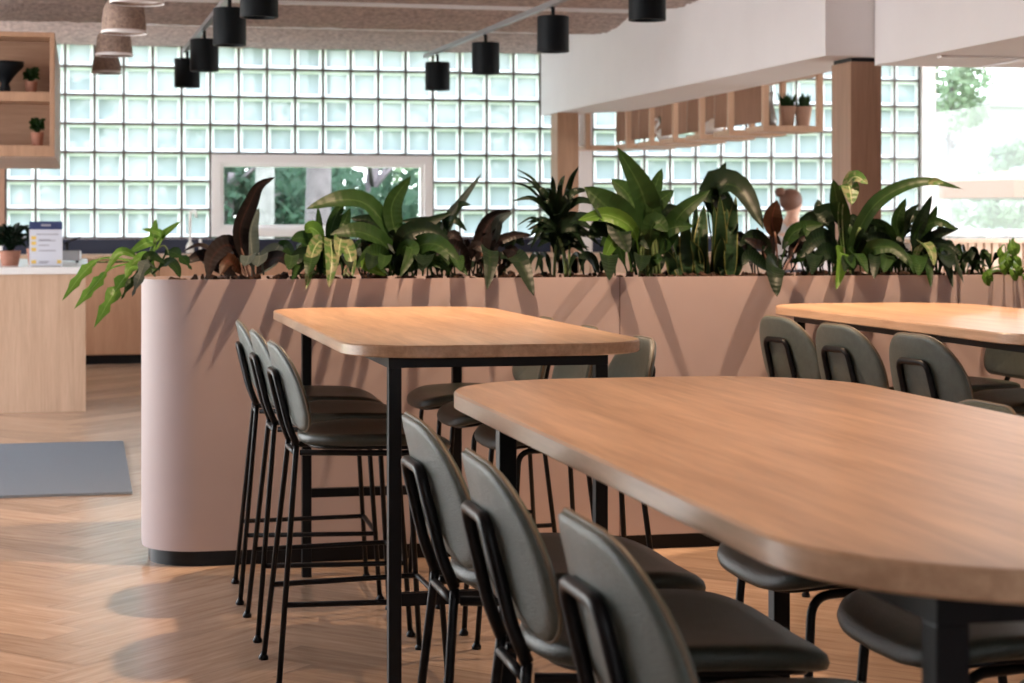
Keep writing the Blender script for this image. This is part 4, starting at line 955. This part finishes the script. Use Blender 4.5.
tree(gx(1008, 30), 30, 2.6, .75, 2.2, 'pale leafy tree seen through the right side of the large window', 'bark_dark', 'outleaf2', n=2400, tr=.08, seedv=40, ls=.16)
tree(gx(1020, 25.5), 25.5, 1.0, .8, .5, 'low green shrub under the orange parasol', 'bark_dark', 'outleaf2', n=1800, tr=.05, seedv=41, ls=.14)
tree(gx(948, 28), 28, 1.0, .8, .6, 'low green shrub at the left side of the large window', 'bark_dark', 'outleaf', n=1600, tr=.05, seedv=42, ls=.14)
tree(gx(952, 40), 40, 4.6, .9, 4.6, 'loose tree left in the large window behind the building corner', 'bark_dark', 'outleaf2', n=1500, tr=.1, seedv=43, ls=.2)
bt = thing('building', 'pale building with dark windows beyond the large window', 'building', (gx(935, 46), 46, -.3))
obj('facade', B(-3, 12, 0, 6, 0, 4.6), 'facade', bt)
obj('roof', B(-3.2, 12.2, -.3, 6.3, 4.6, 4.8), 'facade', bt)
for i in range(6):
    for z in (.8, 2.9):
        w_ = obj('window', B(-2.4+i*1.9, -1.2+i*1.9, -.05, .02, z, z+.9), 'frame', bt); obj('pane', B(-2.32+i*1.9, -1.28+i*1.9, -.07, -.05, z+.08, z+.82), 'winglass', w_)
pc2 = at(1010, 178, 24)
um = thing('parasol', 'orange canvas parasol outside the large window', 'parasol', (pc2.x+.6, 24, -.3))
zt_ = pc2.z+.3
b = BM(); lathe(b, [(1.6, zt_-.28), (1.6, zt_-.05), (.8, zt_+.08), (.02, zt_+.16)], (0, 0, 0), 8); obj('canopy', b, 'orange', um)
obj('pole', tube(BM(), [(0, 0, 0), (0, 0, zt_+.1)], .03, 10), 'frame', um)

# ---------------------------------------------------------------- light
w = bpy.data.worlds.new('World'); SC.world = w; w.use_nodes = True; nt = w.node_tree
bg = nt.nodes['Background']
tc = N(nt, 'ShaderNodeTexCoord'); sp = N(nt, 'ShaderNodeSeparateXYZ'); nt.links.new(tc.outputs['Generated'], sp.inputs[0])
rp = N(nt, 'ShaderNodeValToRGB'); e = rp.color_ramp.elements; e[0].position = 0; e[1].position = .6
e[0].color = (1, 1, 1, 1); e[1].color = (.72, .86, 1, 1); nt.links.new(sp.outputs[2], rp.inputs['Fac']); nt.links.new(rp.outputs['Color'], bg.inputs['Color'])
bg.inputs['Strength'].default_value = 7.5
sl = bpy.data.lights.new('sun', 'SUN'); sl.energy = 3.5; sl.angle = math.radians(1); sl.color = (1, .94, .85)
so = bpy.data.objects.new('sun', sl); COL.objects.link(so); so.location = (0, 30, 20)
so.rotation_euler = Vector((-.35, .75, -1.0)).to_track_quat('-Z', 'Y').to_euler()

# ---------------------------------------------------------------- camera
cam = bpy.data.cameras.new('camera'); co = bpy.data.objects.new('camera', cam); COL.objects.link(co)
cam.sensor_width = 36; cam.lens = F/1024*36; cam.shift_y = -(341.5-HY)/1024; cam.clip_end = 300
co.location = (0, 0, H); co.rotation_euler = (math.radians(90), 0, -YAW)
cam.dof.use_dof = True; cam.dof.focus_distance = 4.3; cam.dof.aperture_fstop = 8.5
SC.camera = co
SC.view_settings.view_transform = 'Standard'; SC.view_settings.look = 'None'; SC.view_settings.gamma = 1; SC.view_settings.use_curve_mapping = False
SC.view_settings.exposure = 0.0
SC.cycles.max_bounces = 8; SC.cycles.transparent_max_bounces = 16
